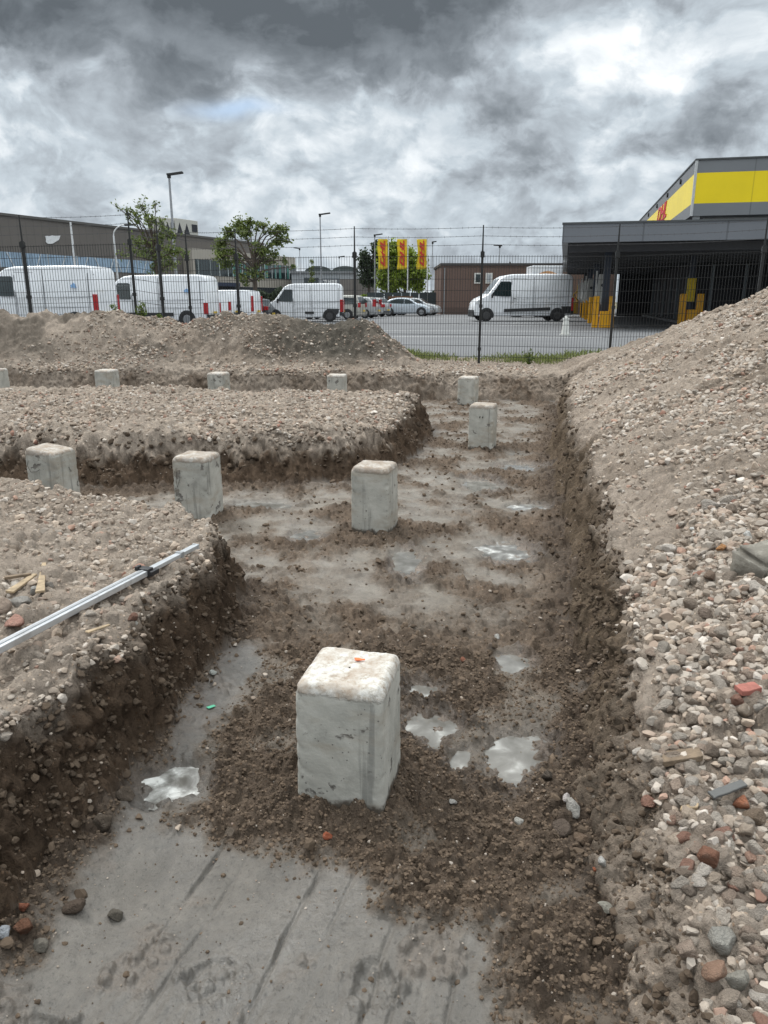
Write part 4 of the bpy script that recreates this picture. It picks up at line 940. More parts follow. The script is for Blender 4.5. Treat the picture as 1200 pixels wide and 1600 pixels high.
vehicle('crossover_car', 'pale blue silver crossover facing right, parked nearest below the flags', 'car', CR, 4.35, 1.50, 1.8, ice, (p.x, p.y + .9), R(-14), windows=CW, tail=(-.498, -.45, .55, .66), head=(.42, .49, .40, .52), wr=.34, wheels=(.33, -.31), front_win=((.25, .68), (.10, .95)), rear_win=((-.41, .68), (-.30, .90)), bump_m=silver, group='vehicles parked behind the fence')
p = aty(651, 480, 68)
vehicle('crossover_car', 'second pale crossover whose nose shows behind the pale blue one', 'car', CR, 4.35, 1.50, 1.8, silver, (p.x, p.y + .9), R(-14), windows=CW, tail=(-.498, -.45, .55, .66), head=(.42, .49, .40, .52), wr=.34, wheels=(.33, -.31), front_win=((.25, .68), (.10, .95)), rear_win=((-.41, .68), (-.30, .90)), group='vehicles parked behind the fence')

# box body of a parked truck behind the panel van
a = aty(831, 440, 60); b = aty(879, 440, 60); zt = aty(831, 417, 60).z
tr = empty('box_truck', ((a.x + b.x) / 2, 61.3, LOT)); tag(tr, 'white box truck with a faded orange arc, mostly hidden behind the white panel van', 'truck')
L_ = (b.x - a.x)
mb = MB(); mb.box((0, 0, (zt + .9) / 2 - LOT + .1), (L_, 2.5, zt - .9)); mb.build('cargo_box', paintw, tr, bevel=.05)
mb = MB(); mb.box((0, 0, .75), (L_ + .8, 2.2, .25)); mb.build('chassis', blackp, tr)
mb = MB(); mb.box((-L_ / 2 - 1.0, 0, 1.5), (1.7, 2.2, 1.9)); mb.build('cab', paintw, tr, bevel=.15)
org = mat('faded orange print', (.62, .33, .16), .6, var=.3, scale=2)
mb = MB(); q0 = [(-L_ * .32 + L_ * .7 * t, -1.262, zt - LOT - .75 + .45 * math.sin(math.pi * (.15 + .75 * t))) for t in np.linspace(0, 1, 12)]; mb.prism(q0 + [(x, y, z - .20 - .05 * math.sin(9 * x)) for x, y, z in reversed(q0)], (0, .02, 0)); mb.build('printed_arc', org, tr)
for sx in (-L_ / 2 - .9, -L_ * .1, L_ * .3):
    for sy in (-1.12, 1.12):
        mb = MB(); mb.tube((sx, sy - .12, .48), (sx, sy + .12, .48), .48, .48, 22); w_ = mb.build('wheel', tyre_m, tr, bevel=.03); MB().tube((sx, sy - .13, .48), (sx, sy + .13, .48), .22, .22, 16).build('rim', rim_m, w_)

# ================================================================ buildings
def text_obj(body, size, m, name, parent, loc, rot, shear=0, bold=.0, ext=.02, sx=1.0):
    cu = bpy.data.curves.new(name, 'FONT'); cu.body = body; cu.size = size; cu.align_x = 'CENTER'; cu.align_y = 'CENTER'; cu.shear = shear; cu.offset = bold; cu.extrude = ext; cu.resolution_u = 3
    t = bpy.data.objects.new(name + '_tmp', cu); COL.objects.link(t); bpy.context.view_layer.update()
    me = bpy.data.meshes.new_from_object(t.evaluated_get(bpy.context.evaluated_depsgraph_get())); bpy.data.objects.remove(t); me.materials.clear(); me.materials.append(m)
    o = bpy.data.objects.new(name, me); o.location = loc; o.rotation_euler = rot; o.scale = (sx, 1, 1); return link(o, parent)
class Frame:
    """local frame of a facade: s metres along it, d metres outwards, z up"""
    def __init__(s, a, b, name, label, cat='building', base=.38):
        s.a = Vector((a[0], a[1], 0)); dd = Vector((b[0] - a[0], b[1] - a[1], 0)); s.L = dd.length; s.rz = math.atan2(dd.y, dd.x); s.base = base
        s.root = empty(name, (a[0], a[1], base), s.rz); tag(s.root, label, cat)
    def box(s, name, m, s0, s1, z0, z1, d0, d1, parent=None, bevel=0):   # d negative is towards the viewer
        mb = MB(); mb.box(((s0 + s1) / 2, (d0 + d1) / 2, (z0 + z1) / 2 - s.base), (s1 - s0, d1 - d0, z1 - z0)); return mb.build(name, m, parent or s.root, bevel=bevel)
def clad(name, col, pitch=.3, depth=.35, var=.05, rough=.6, vertical=True, dirt=None, gap=None):
    gap = gap or (.02 if pitch > 2 else .09)
    m, t, b = new_mat(name); tc = t.n('ShaderNodeTexCoord'); sp = t.n('ShaderNodeSeparateXYZ'); t.put(sp.inputs[0], tc.outputs['Object'])
    n = t.noise(tc.outputs['Object'], .5, 4, .6); c = t.ramp(n, [(.3, tuple(k * (1 - var) for k in col)), (.7, tuple(k * (1 + var) for k in col))])
    ax = t.m('ADD', sp.outputs[0], t.m('MULTIPLY', sp.outputs[1], 1.0)) if vertical else sp.outputs[2]
    fr = t.m('FRACT', t.m('DIVIDE', ax, pitch)); gp = t.m('LESS_THAN', fr, gap)
    c = t.mix(t.m('MULTIPLY', gp, depth), c, tuple(k * .35 for k in col)); t.put(b.inputs['Base Color'], c); b.inputs['Roughness'].default_value = rough
    bn = t.n('ShaderNodeBump'); bn.inputs['Distance'].default_value = .03; bn.inputs['Strength'].default_value = .5; t.put(bn.inputs['Height'], t.m('SUBTRACT', 1.0, gp)); t.put(b.inputs['Normal'], bn.outputs[0])
    return m
# --- long grey hall on the left with the pale office block at its end
hall_m = clad('grey brown cladding', (.125, .112, .102), 1.0, .25); beige_m = clad('beige cladding', (.36, .33, .285), .55, .35); band_m = clad('blue translucent panels', (.26, .36, .47), 1.1, .5, var=.3, rough=.3)
A = aty(-140, 330, 72); B = aty(412, 377, 121)
H = Frame((A.x, A.y), (B.x, B.y), 'warehouse', 'long low grey brown warehouse with a blue window band at the far left')
zA = A.z; zB = B.z; zt = (zA + zB) / 2
H.box('wall', hall_m, 0, H.L, .38, zt, 0, 40); H.box('roof_edge', mat('roof edge', (.09, .085, .08), .6), 0, H.L, zt, zt + .25, -.15, 40.1)
bw = []
for s0, s1 in ((.0, .56),): 
    H.box('window_band', band_m, H.L * s0, H.L * s1, 5.0, 6.5, -.05, .05)
    strut_m = mat('pale strut', (.55, .58, .60), .5); mb = MB(); k = 0; rr = random.Random(4); s = 1.0
    while s < H.L * .55:
        mb.box((s, -.09, 5.75 - H.base), (.10, .05, 1.6), ry=rr.choice((0, .45, -.45))); s += rr.uniform(1.0, 2.2)
    mb.build('window_struts', strut_m, H.root)
# white animal-like emblem on the wall
def on_line(px, py):   # where the ray through the photo point meets the facade plane
    r = aty(px, py, 1.0) - Vector((0, 0, CAMZ)); dx, dy = math.cos(H.rz), math.sin(H.rz); t = (H.a.x * dy - H.a.y * dx) / (r.x * dy - r.y * dx)
    q = r * t + Vector((0, 0, CAMZ)); return ((q.x - H.a.x) * dx + (q.y - H.a.y) * dy, q.z)
em = [(70, 369), (71.5, 374), (71, 378), (74, 381), (79, 381), (82, 380.5), (86, 378), (91, 375), (92.5, 372), (93.5, 368), (89, 368.5), (85, 368.5), (81, 367.8), (77, 369), (73, 368.5)]
mb = MB(); mb.prism([(s, -.02, z - H.base) for s, z in (on_line(*e) for e in em)], (0, -.06, 0)); mb.build('emblem', mat('white sign panel', (.66, .67, .68), .5), H.root)
s_b0 = on_line(286, 400)[0]; s_b1 = on_line(449, 400)[0]; zbt = on_line(300, 391)[1] ; zb2 = on_line(448, 401)[1]
O = Frame((H.a.x + math.cos(H.rz) * s_b0 + math.sin(H.rz) * 1.5, H.a.y + math.sin(H.rz) * s_b0 - math.cos(H.rz) * 1.5), (H.a.x + math.cos(H.rz) * s_b1 + math.sin(H.rz) * 1.5, H.a.y + math.sin(H.rz) * s_b1 - math.cos(H.rz) * 1.5), 'office_block', 'beige office block with a dark green window band at the end of the grey warehouse')
zo = (zbt + zb2) / 2; sc_ = O.L
zw1 = 1.6 + (zo - 1.6) * .80; zw0 = 1.6 + (zo - 1.6) * .50; zg = 1.6 + (zo - 1.6) * .30
O.box('wall', beige_m, 0, sc_, .38, zo, 0, 12)
wf = O.box('window', glass, .6, sc_ + .02, zw0, zw1, -.06, 12.2)
mb = MB(); s = 1.0; rr = random.Random(9)
while s < sc_: mb.box((s, -.10, (zw0 + zw1) / 2 - O.base), (.12, .05, zw1 - zw0)); s += rr.choice((1.1, 1.1, 1.9, 2.6))
mb.build('frame', mat('pale window frame', (.45, .50, .50), .5), wf)
cu_ = mat('green blind', (.06, .20, .17), .5); s = sc_ * .35
while s < sc_: MB().box((s, -.075, (zw0 + zw1) / 2 - O.base), (rr.uniform(.2, .7), .02, (zw1 - zw0) * .96)).build('blind', cu_, wf); s += rr.uniform(.9, 2.5)
O.box('ground_floor_glazing', mat('dark glazing', (.03, .035, .04), .15), .4, sc_ * .98, .5, zg, -.05, .1); O.box('canopy_edge', mat('navy edge', (.02, .03, .06), .4), 0, sc_ * .35, zg, zg + .5, -1.0, .1)
# rooftop cooling units
hv = mat('air unit casing', (.50, .49, .45), .5, metal=.2); tri_m = mat('dark louvre', (.02, .022, .03), .6)
for (px0, px1, pt, pb, lb) in ((269, 290, 348, 365, 'pale rooftop cooling unit with dark triangular louvres, the left one of two'), (292, 326, 351, 366, 'longer pale rooftop cooling unit with a row of dark triangular louvres')):
    s0, z0 = on_line(px0, pb); s1, z1 = on_line(px1, pt); c = H.a + Vector((math.cos(H.rz), math.sin(H.rz), 0)) * ((s0 + s1) / 2)
    r = empty('cooling_unit', (c.x - math.sin(H.rz) * 3, c.y + math.cos(H.rz) * 3, zt + .05), H.rz); tag(r, lb, 'air unit', 'cooling units on the warehouse roof'); wd = (s1 - s0); hh = max(z1 - zt + .3, 1.5)
    mb = MB(); mb.box((0, 0, hh / 2 + .2), (wd, 2.2, hh)); mb.build('casing', hv, r, bevel=.05)
    n = 2 if wd < 6 else 3
    for k in range(n):
        x = -wd / 2 + wd * .62 * (k + .6) / n; mb = MB(); mb.prism([(x - .55, -1.13, .45), (x + .55, -1.13, .45), (x, -1.13, hh * .85)], (0, .03, 0)); mb.build('louvre', tri_m, r)
    mb = MB(); mb.box((wd * .34, -1.12, hh * .62), (wd * .24, .05, hh * .45)); mb.build('fan_grille', tri_m, r)
    mb = MB(); [mb.box((sx * wd * .42, sy, .1), (.15, .15, .3)) for sx in (-1, 1) for sy in (-.9, .9)]; mb.build('support_frame', galv, r)
# --- far grey building with the sign
g1 = aty(455, 427, 118); g2 = aty(552, 427, 118)
G = Frame((g1.x, g1.y), (g2.x, g2.y), 'industrial_building', 'distant low grey building with a large white lettered sign')
zt_ = g1.z; gm_ = clad('light grey cladding', (.33, .35, .37), 1.0, .2); G.box('wall', gm_, 0, G.L, .38, zt_, 0, 14); G.box('roof', mat('grey roof', (.20, .21, .22), .7), -.2, G.L + .2, zt_, zt_ + .3, -.2, 14.2)
u0 = lambda px: (aty(px, 440, 118).x - g1.x); zz = lambda py: aty(500, py, 118).z
G.box('dark_window', glass, u0(475), u0(498), zz(449), zz(434), -.05, .05)
G.box('brown_wing', clad('brown grey cladding', (.19, .17, .155), .6, .2), u0(531), G.L + 3.5, .38, zz(437), -1.2, 8)
sg = G.box('sign_panel', mat('grey sign board', (.16, .18, .20), .5), u0(503), u0(530), zz(449), zz(435), -.12, -.06)
text_obj('TE HUUR', zz(436.5) - zz(445.5), mat('white lettering', (.8, .8, .8), .5), 'lettering', sg, ((u0(503) + u0(530)) / 2, -.15, (zz(436.5) + zz(445.5)) / 2 - G.base), (R(90), 0, 0), bold=.03, sx=.62)
# --- dark roofed building behind it (round roofs)
d1 = aty(476, 425, 135); d2 = aty(560, 425, 135); Gd = Frame((d1.x, d1.y), (d2.x, d2.y), 'industrial_building', 'farthest dark roofed hall above the white lettered sign')
Gd.box('wall', gm_, 0, Gd.L, .38, d1.z, 0, 10); mb = MB()
for k in range(2):
    c0 = Gd.L * (.25 + .5 * k); mb.prism([(c0 + Gd.L * .25 * math.cos(a), -.1, d1.z - .38 + 1.0 * math.sin(a)) for a in np.linspace(0, math.pi, 12)], (0, 10, 0))
mb.build('roof', mat('dark roof', (.07, .085, .085), .7), Gd.root)
# --- dark panel fence below the flags
f1_ = aty(573, 457, 80); f2_ = aty(682, 457, 80); Fd = Frame((f1_.x, f1_.y), (f2_.x, f2_.y), 'panel_fence', 'dark green panel fence behind the cars under the flags', 'fence')
n = 8
for k in range(n): Fd.box('fence_panel', mat('dark green panel', (.030, .042, .045), .6, var=.3), Fd.L * k / n + .03, Fd.L * (k + 1) / n - .03, .4, f1_.z, 0, .12)
uu = lambda px: aty(px, 460, 80).x - f1_.x
Fd.box('orange_board', mat('weathered orange board', (.16, .075, .035), .7, var=.4, scale=1), uu(606), uu(645), aty(600, 474, 80).z, aty(600, 463, 80).z, -.06, -.005)
# --- brown building with two windows
b1 = aty(690, 415, 73); b2 = aty(962, 415, 73); Bb = Frame((b1.x, b1.y), (b2.x, b2.y), 'brown_building', 'flat roofed brown clad building with two white framed windows behind the panel van')
Bb.box('wall', clad('brown cladding', (.125, .078, .062), .45, .35), 0, Bb.L, .38, b1.z, 0, 10); Bb.box('roof_edge', mat('dark roof edge', (.05, .045, .045), .5), -.1, Bb.L + .1, b1.z, b1.z + .22, -.1, 10.1)
Bb.box('lower_band', mat('dark brown base', (.085, .055, .045), .7), 0, Bb.L, .38, aty(700, 488, 73).z + .45, -.04, .02)
ub = lambda px: aty(px, 440, 73).x - b1.x; zb = lambda py: aty(750, py, 73).z
for x0, x1, mm in ((741, 752, glass), (758.5, 769, mat('pale blind', (.40, .42, .44), .4))):
    w_ = Bb.box('window', mat('white frame', (.62, .61, .58), .5), ub(x0), ub(x1), zb(443), zb(426.5), -.08, .02); Bb.box('pane', mm, ub(x0) + .12, ub(x1) - .12, zb(443) + .12, zb(426.5) - .12, -.10, -.07, w_)
for px, py in ((797, 409), (787, 413)): 
    c = aty(px, py, 76); MB().tube((c.x - b1.x, 3, b1.z - .38), (c.x - b1.x, 3, c.z - .38), .08, .08, 8).build('vent_pipe', blackp, Bb.root)
Bb.box('roof_box', blackp, ub(848), ub(853), b1.z + .2, zb(410), 2, 3)
Bb.box('drain_pipe', galv, ub(693.5), ub(695), .4, zb(418), -.15, -.02)
# --- loading canopy with the hall beside it
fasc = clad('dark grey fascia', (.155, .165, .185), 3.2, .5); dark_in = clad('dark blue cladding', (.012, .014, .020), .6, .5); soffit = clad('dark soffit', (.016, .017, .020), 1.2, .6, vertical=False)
c0 = aty(878, 379, 33.0); vdir = Vector((.235, 1, 0)).normalized(); udir = Vector((vdir.y, -vdir.x, 0)); zlo = c0.z; zhi = aty(878, 350.5, 33.0).z
K = empty('loading_canopy', (c0.x, c0.y, LOT), math.atan2(udir.y, udir.x)); tag(K, 'wide dark loading canopy with a grey fascia and black interior on the right', 'canopy')
def kbox(name, m, u0, u1, v0, v1, z0, z1, parent=None, bevel=0):
    mb = MB(); mb.box(((u0 + u1) / 2, (v0 + v1) / 2, (z0 + z1) / 2 - LOT), (u1 - u0, v1 - v0, z1 - z0)); return mb.build(name, m, parent or K, bevel=bevel)
LEN = 34.0; WID = 26.0
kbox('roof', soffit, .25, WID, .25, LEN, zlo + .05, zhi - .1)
kbox('fascia', fasc, 0, WID, 0, .25, zlo, zhi); kbox('side_fascia', mat('pale side fascia', (.30, .31, .32), .5), 0, .25, .25, LEN, zlo, zhi)
kbox('fascia_cap', mat('dark cap', (.07, .075, .08), .5), -.03, WID, -.04, .30, zhi, zhi + .07)
for k in range(9): kbox('roof_beam', mat('steel beam', (.07, .072, .08), .6), .3, WID - .5, 1.5 + k * 3.6, 1.75 + k * 3.6, zlo - .30, zlo + .05)
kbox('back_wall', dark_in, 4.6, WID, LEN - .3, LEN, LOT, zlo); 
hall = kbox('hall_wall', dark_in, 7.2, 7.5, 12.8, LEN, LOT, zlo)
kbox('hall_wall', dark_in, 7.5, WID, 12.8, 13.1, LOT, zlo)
kbox('kerb', mat('pale kerb', (.20, .20, .20), .8), 6.6, 7.19, 12.0, LEN - 1, LOT, LOT + .14)
jamb = mat('grey door jamb', (.22, .25, .27), .5)
for k in range(6): kbox('door_jamb', jamb, 7.05, 7.19, 14 + k * 3.4, 14.14 + k * 3.4, LOT, LOT + 2.6)
for u in (8.2, 9.9, 11.7, 13.4, 16, 18): kbox('door_jamb', jamb, u, u + .14, 12.66, 12.79, LOT, LOT + 3.2)
pil = mat('blue grey column', (.028, .038, .06), .5)
cols_uv = [(1.98, 4.15), (1.85, 13.2), (1.75, 22.2), (1.65, 31.2)]
for (u, v) in cols_uv: kbox('column', pil, u, u + .32, v, v + .32, LOT, zlo)
def kworld(u, v): return Vector((c0.x, c0.y, 0)) + udir * u + vdir * v
# yellow hall block above
y0 = aty(1083, 300, 45.5)
yz_t = aty(1086.6, 250.6, 45.5).z; yz_b = aty(1080, 337.6, 45.5).z
Y = empty('upper_hall', (y0.x, y0.y, yz_b), math.atan2(udir.y, udir.x)); tag(Y, 'grey and yellow banded hall block rising above the loading canopy', 'building')
def ybox(name, m, u0, u1, v0, v1, f0, f1, parent=None):
    mb = MB(); hh = yz_t - yz_b; mb.box(((u0 + u1) / 2, (v0 + v1) / 2, (f0 + f1) / 2 * hh), (u1 - u0, v1 - v0, (f1 - f0) * hh)); return mb.build(name, m, parent or Y)
grey_c = clad('mid grey cladding', (.19, .20, .215), 3.1, .45); yel = clad('yellow cladding', (.92, .70, .004), 3.1, .35, rough=.35); edge = mat('bright corner trim', (.52, .53, .54), .4)
YL = 44
ybox('lower_band', grey_c, 0, 30, 0, YL, 0, .225); ybox('yellow_band', yel, 0, 30, 0, YL, .226, .775); ybox('upper_band', grey_c, 0, 30, 0, YL, .776, 1.0); ybox('roof_trim', mat('dark cap', (.07, .075, .08), .5), -.05, 30, -.05, YL, 1.001, 1.03)
ybox('corner_trim', edge, -.03, .10, -.03, .10, .0, .999)
for k in range(5):
    mb = MB(); mb.tube((-.02, 5.5 + k * 6.4, .885 * (yz_t - yz_b)), (-.10, 5.5 + k * 6.4, .885 * (yz_t - yz_b)), .16, .16, 12); mb.build('roof_drain', blackp, Y)
kb = MB(); 
for u in (-.0, 8, 16, 24): kb.box((u + .35, .3, -.6), (.35, .35, 1.2))
kb.build('support_posts', galv, Y); ybox('recessed_wall', mat('pale recessed wall', (.50, .52, .54), .6), .9, 29, 1.2, YL - 1, -.18, -.001)
redt = mat('red lettering', (.55, .03, .04), .5)
hh = yz_t - yz_b
t_ = text_obj('DHL', 1.55, redt, 'red_lettering', Y, (-.03, 14.8, hh * .56), (R(90), 0, R(-90)), shear=.3, bold=.03, sx=1.9)
t_ = text_obj('EXPRESS', .72, redt, 'red_lettering', Y, (-.03, 20.5, hh * .33), (R(90), 0, R(-90)), shear=.3, bold=.015, sx=1.3) if False else None
mb = MB(); [mb.box((-.03, 14.8 + dy, hh * (.36 + .045 * k)), (.03, 5.2, .08)) for k, dy in ((0, .6), (1, -.4))]; mb.build('red_stripes', redt, Y)

# bollards and column guards
yb = mat('yellow bollard paint', (.90, .44, .0), .45, var=.08, scale=3, dirt=(2, (.35, .2, .05), .35)); yb2 = mat('yellow column pad', (.85, .60, .01), .5)
def guard(px, py, label, s=1.0, full=True):
    p = atz(px, py, LOT); r = empty('column_guard', (p.x, p.y, LOT), math.atan2(udir.y, udir.x)); tag(r, label, 'bollard', 'yellow column guards under the canopy')
    for sx in (-.36, .36):
        mb = MB(); mb.box((sx * s, 0, .72 * s), (.27 * s, .26 * s, 1.44 * s)); mb.build('post', yb, r, bevel=.03)
        mb = MB(); mb.box((sx * s, -.135 * s, .75 * s), (.02, .012, 1.3 * s)); mb.build('groove', mat('dark amber groove', (.35, .15, .01), .6), r)
    mb = MB(); mb.box((.05 * s, .05 * s, .38 * s), (.42 * s, .5 * s, .76 * s)); mb.build('low_box', yb, r, bevel=.03); return r
guard(941, 512, 'nearest yellow column guard, beside the fence post', 1.0)
g2 = guard(1076, 511, 'yellow column guard with a tall yellow pad at the heap edge', 1.08)
p = atz(1076, 509, LOT)
r = empty('padded_column', (p.x, p.y + .3, LOT), math.atan2(udir.y, udir.x)); tag(r, 'dark blue column with a yellow pad and small lamp inside the right guard', 'column')
MB().box((0, 0, 2.2), (.22, .3, 4.4)).build('shaft', pil, r); MB().box((0, -.25, 1.75), (.40, .2, 1.15)).build('pad', yb2, r, bevel=.03); MB().box((0.02, -.2, zhi * .0 + 3.55), (.2, .15, .26)).build('lamp', white_cap, r)
bol_l = ['yellow square bollard left of the nearest column guard', 'second yellow square bollard left of the nearest column guard', 'third yellow square bollard in the row receding under the canopy', 'fourth yellow square bollard in the row receding under the canopy', 'farthest yellow square bollard in the row under the canopy']
for k, (px, py) in enumerate(((920.7, 505), (915.2, 499.5), (910.9, 496.7), (907.8, 494.4), (906, 494.5))[:4]):
    p = atz(px, py, LOT); r = empty('bollard', (p.x, p.y, LOT), math.atan2(udir.y, udir.x)); tag(r, bol_l[k], 'bollard', 'square yellow bollards receding under the canopy')
    MB().box((0, 0, .72), (.21, .21, 1.44)).build('post', yb, r, bevel=.03); MB().box((0, -.11, .75), (.02, .012, 1.3)).build('groove', MATS['dark amber groove'], r)
# sorting arms standing behind the bollards
armm = mat('light grey machine casing', (.50, .50, .47), .4)
for k, (px, py, s) in enumerate(((948, 507, 1.0), (929, 501, .9), (921, 498, .9), (915, 496, .9))):
    p = atz(px, py, LOT); r = empty('loading_machine', (p.x, p.y + .8, LOT), math.atan2(udir.y, udir.x))
    tag(r, ['pale grey loading machine between the two nearest yellow posts', 'grey loading machine behind the second yellow bollard', 'grey loading machine behind the third yellow bollard', 'farthest visible grey loading machine behind the bollards'][k], 'machine', 'loading machines under the canopy')
    MB().prism([(-.45, 0, 1.35), (-.10, 0, 1.0), (.12, 0, 1.9), (.10, 0, 2.6), (-.35, 0, 2.65), (-.42, 0, 2.0)], (0, .5, 0)).build('casing', armm, r, bevel=.04); MB().box((-.1, .25, .5), (.18, .18, 1.0)).build('leg', blackp, r); MB().tube((-.15, -.01, 2.05), (-.15, -.05, 2.05), .09, .09, 12).build('dial', blackp, r); MB().box((-.5, .2, 2.1), (.1, .1, 1.4)).build('upright', white_cap, r)
# yellow stacker beside the panel van's tail
p = atz(896, 494, LOT); r = empty('pallet_stacker', (p.x, p.y + .5, LOT)); tag(r, 'yellow pallet stacker standing behind the tail of the white panel van', 'stacker')
ys = mat('dull yellow machine paint', (.42, .27, .03), .5); MB().box((0, 0, .7), (.8, .5, 1.0)).build('chassis', ys, r, bevel=.05)
for sx in (-.38, .38): MB().box((sx, .1, 1.4), (.12, .12, 2.2)).build('mast', ys, r)
mb = MB(); mb.box((0, .05, 1.7), (1.0, .06, .1), ry=.8); mb.box((0, .12, 1.7), (1.0, .06, .1), ry=-.8); mb.build('cross_brace', ys, r)
# white plastic marker post in the lot
p = atz(883, 524, LOT); mb = MB(); mb.tube((0, 0, 0), (0, 0, .05), .20, .20, 20); mb.tube((0, 0, .05), (0, 0, .56), .155, .095, 20); mb.tube((0, 0, .56), (0, 0, .62), .11, .11, 20); mb.tube((0, 0, .62), (0, 0, .70), .06, .04, 12)
o = mb.build('marker_post', mat('white plastic', (.60, .60, .57), .5, dirt=(6, (.35, .33, .3), .6)), smooth=True); o.location = (p.x, p.y, LOT); tag(o, 'white tapered plastic marker post standing alone on the asphalt', 'marker post')

# ================================================================ lamps and flags
steel = mat('lamp steel', (.30, .31, .33), .5, metal=.3)
def lamp(px, pyb, pyt, D, label, head=1.9, side=1, r=.09, curved=False, m=None):
    b = aty(px, pyt, D); rt = empty('street_lamp', (b.x, D, LOT)); tag(rt, label, 'street lamp', 'street lamps round the parking lot'); h = b.z - LOT; m = m or steel
    if curved:
        MB().tube((0, 0, 0), (0, 0, h - .7), r, r * .7, 10).build('pole', m, rt, smooth=True)
        MB().path([(side * 1.6 * (1 - math.cos(t)), 0, h - .7 + .75 * math.sin(t)) for t in np.linspace(0, 1.45, 9)], r * .5, 8).build('arm', m, rt, smooth=True)
        mb = MB(); mb.box((side * 2.0, 0, h + .03), (.8, .25, .12), ry=-.08 * side); mb.build('lamp_head', blackp, rt, bevel=.03)
    else:
        MB().tube((0, 0, 0), (0, 0, h), r, r * .6, 10).build('pole', m, rt, smooth=True)
        if head: mb = MB(); mb.box((side * head * .38, 0, h + .08 + .02 * head), (head, .35, .11), ry=-.13 * side); mb.box((0, 0, h - .02), (.2, .2, .28)); mb.build('lamp_head', blackp, rt, bevel=.02)
    return rt
lamp(264, 430, 274, 50, 'tallest street lamp with a flat dark head, in front of the left tree', 1.0, r=.105)
lamp(500, 440, 336, 74, 'tall slim street lamp above the white lettered sign', 1.1, r=.09)
lamp(110, 412, 347, 60, 'plain white pole in front of the grey warehouse left of the curved lamp', 0, r=.11, m=mat('white pole paint', (.6, .61, .62), .5))
lamp(176, 420, 352, 56, 'curved arm street lamp in front of the grey warehouse', side=.62, r=.085, curved=True, m=MATS['white pole paint'])
lamp(585.5, 465, 368, 88, 'street lamp just left of the first yellow flag', 1.0, r=.09)
lamp(468, 440, 389, 105, 'small distant street lamp right of the second tree', .9, side=-1, r=.07)
lamp(781, 430, 385, 82, 'street lamp rising behind the brown building roof', .9, side=-.6, r=.06)
lamp(676, 460, 379, 90, 'thin street lamp right of the three flags', .5, r=.07)
lamp(530, 470, 402, 110, 'faint short street lamp left of the dark fence post by the flags', .9, side=1, r=.06)
flag_y = mat('yellow flag cloth', (.70, .50, .02), .8, var=.08, scale=.8); flag_r = mat('red flag print', (.52, .05, .03), .8)
fl_l = ['left one of three yellow banner flags with red lettering', 'middle one of three yellow banner flags with red lettering', 'right one of three yellow banner flags with red lettering']
for k, (fx, pxp) in enumerate(((599, 607), (629.5, 637.5), (660.5, 668.5))):
    D = 84; pt = aty(pxp, 371, D); r = empty('banner_flag', (pt.x, D, LOT)); tag(r, fl_l[k], 'flag', 'yellow banner flags on white poles')
    MB().tube((0, 0, 0), (0, 0, pt.z - LOT + .15), .075, .05, 10).build('flag_pole', mat('white flag pole', (.62, .63, .64), .4), r, smooth=True)
    zt_ = aty(fx, 373.5, D).z - LOT; zb_ = aty(fx, 420, D).z - LOT; wd = 1.02; mb = MB(); nx_, nz_ = 8, 24; vv = []
    fy = lambda u, v: .10 * math.sin(5 * u + 2.2 * v + k * 1.3) * u + .05 * math.sin(9 * v + k)
    for j in range(nz_ + 1):
        for i in range(nx_ + 1):
            u, v = i / nx_, j / nz_; vv.append((-.1 - wd * u - (.06 * math.sin(6 * v + k)) * u, fy(u, v), zt_ + (zb_ - zt_) * v - .08 * u * (1 if v > .5 else .3)))
    q = [(j * (nx_ + 1) + i, j * (nx_ + 1) + i + 1, (j + 1) * (nx_ + 1) + i + 1, (j + 1) * (nx_ + 1) + i) for j in range(nz_) for i in range(nx_)]
    mb.add(vv, q); cl = mb.build('flag_cloth', flag_y, r, smooth=True, sharp=80); sm_ = cl.modifiers.new('thick', 'SOLIDIFY'); sm_.thickness = .012
    t_ = text_obj('DHL', .62, flag_r, 'red_lettering', cl, (-.1 - wd * .5, -.10, (zt_ + zb_) / 2), (R(90), R(-90), 0), shear=.35, bold=.03, sx=2.1, ext=.01)
    mb = MB(); [mb.box((-.1 - wd * x_, -.10, (zt_ + zb_) / 2), (.03, .01, 2.6)) for x_ in (.24, .30)] ; mb.build('red_stripes', flag_r, cl)
    MB().tube((0, 0, zt_ + .03), (-wd - .1, 0, zt_ + .03), .02, .02, 6).build('top_rod', steel, r)

# ================================================================ trees
bark = mat('tree bark', (.085, .065, .05), .9, var=.3, scale=6, bump=.5, bscale=30)
def leaf_mat(name, a, b_):
    m, t, bs = new_mat(name); tc = t.n('ShaderNodeTexCoord'); g = t.n('ShaderNodeNewGeometry')
    c = t.ramp(t.m('ADD', t.m('MULTIPLY', g.outputs['Random Per Island'], .55), t.m('MULTIPLY', t.noise(tc.outputs['Object'], .9, 3), .5)), [(.2, a), (.8, b_)])
    t.put(bs.inputs['Base Color'], c); bs.inputs['Roughness'].default_value = .6
    tl = t.n('ShaderNodeBsdfTranslucent'); t.put(tl.inputs[0], c); mx = t.n('ShaderNodeMixShader'); mx.inputs[0].default_value = .3
    out = m.node_tree.nodes['Material Output']; t.t.links.new(bs.outputs[0], mx.inputs[1]); t.t.links.new(tl.outputs[0], mx.inputs[2]); t.t.links.new(mx.outputs[0], out.inputs[0]); return m
def leaves(pts, size, rnd, mb):
    for (p, s) in pts:
        n = Vector((rnd.gauss(0, 1), rnd.gauss(0, 1), rnd.gauss(0, 1) + .6)).normalized(); a = n.orthogonal().normalized(); a = (Matrix.Rotation(rnd.uniform(0, 6.3), 3, n) @ a); b = n.cross(a); q = size * s
        mb.add([p - a * q, p + b * q * .55, p + a * q, p - b * q * .55], [(0, 1, 2, 3)])
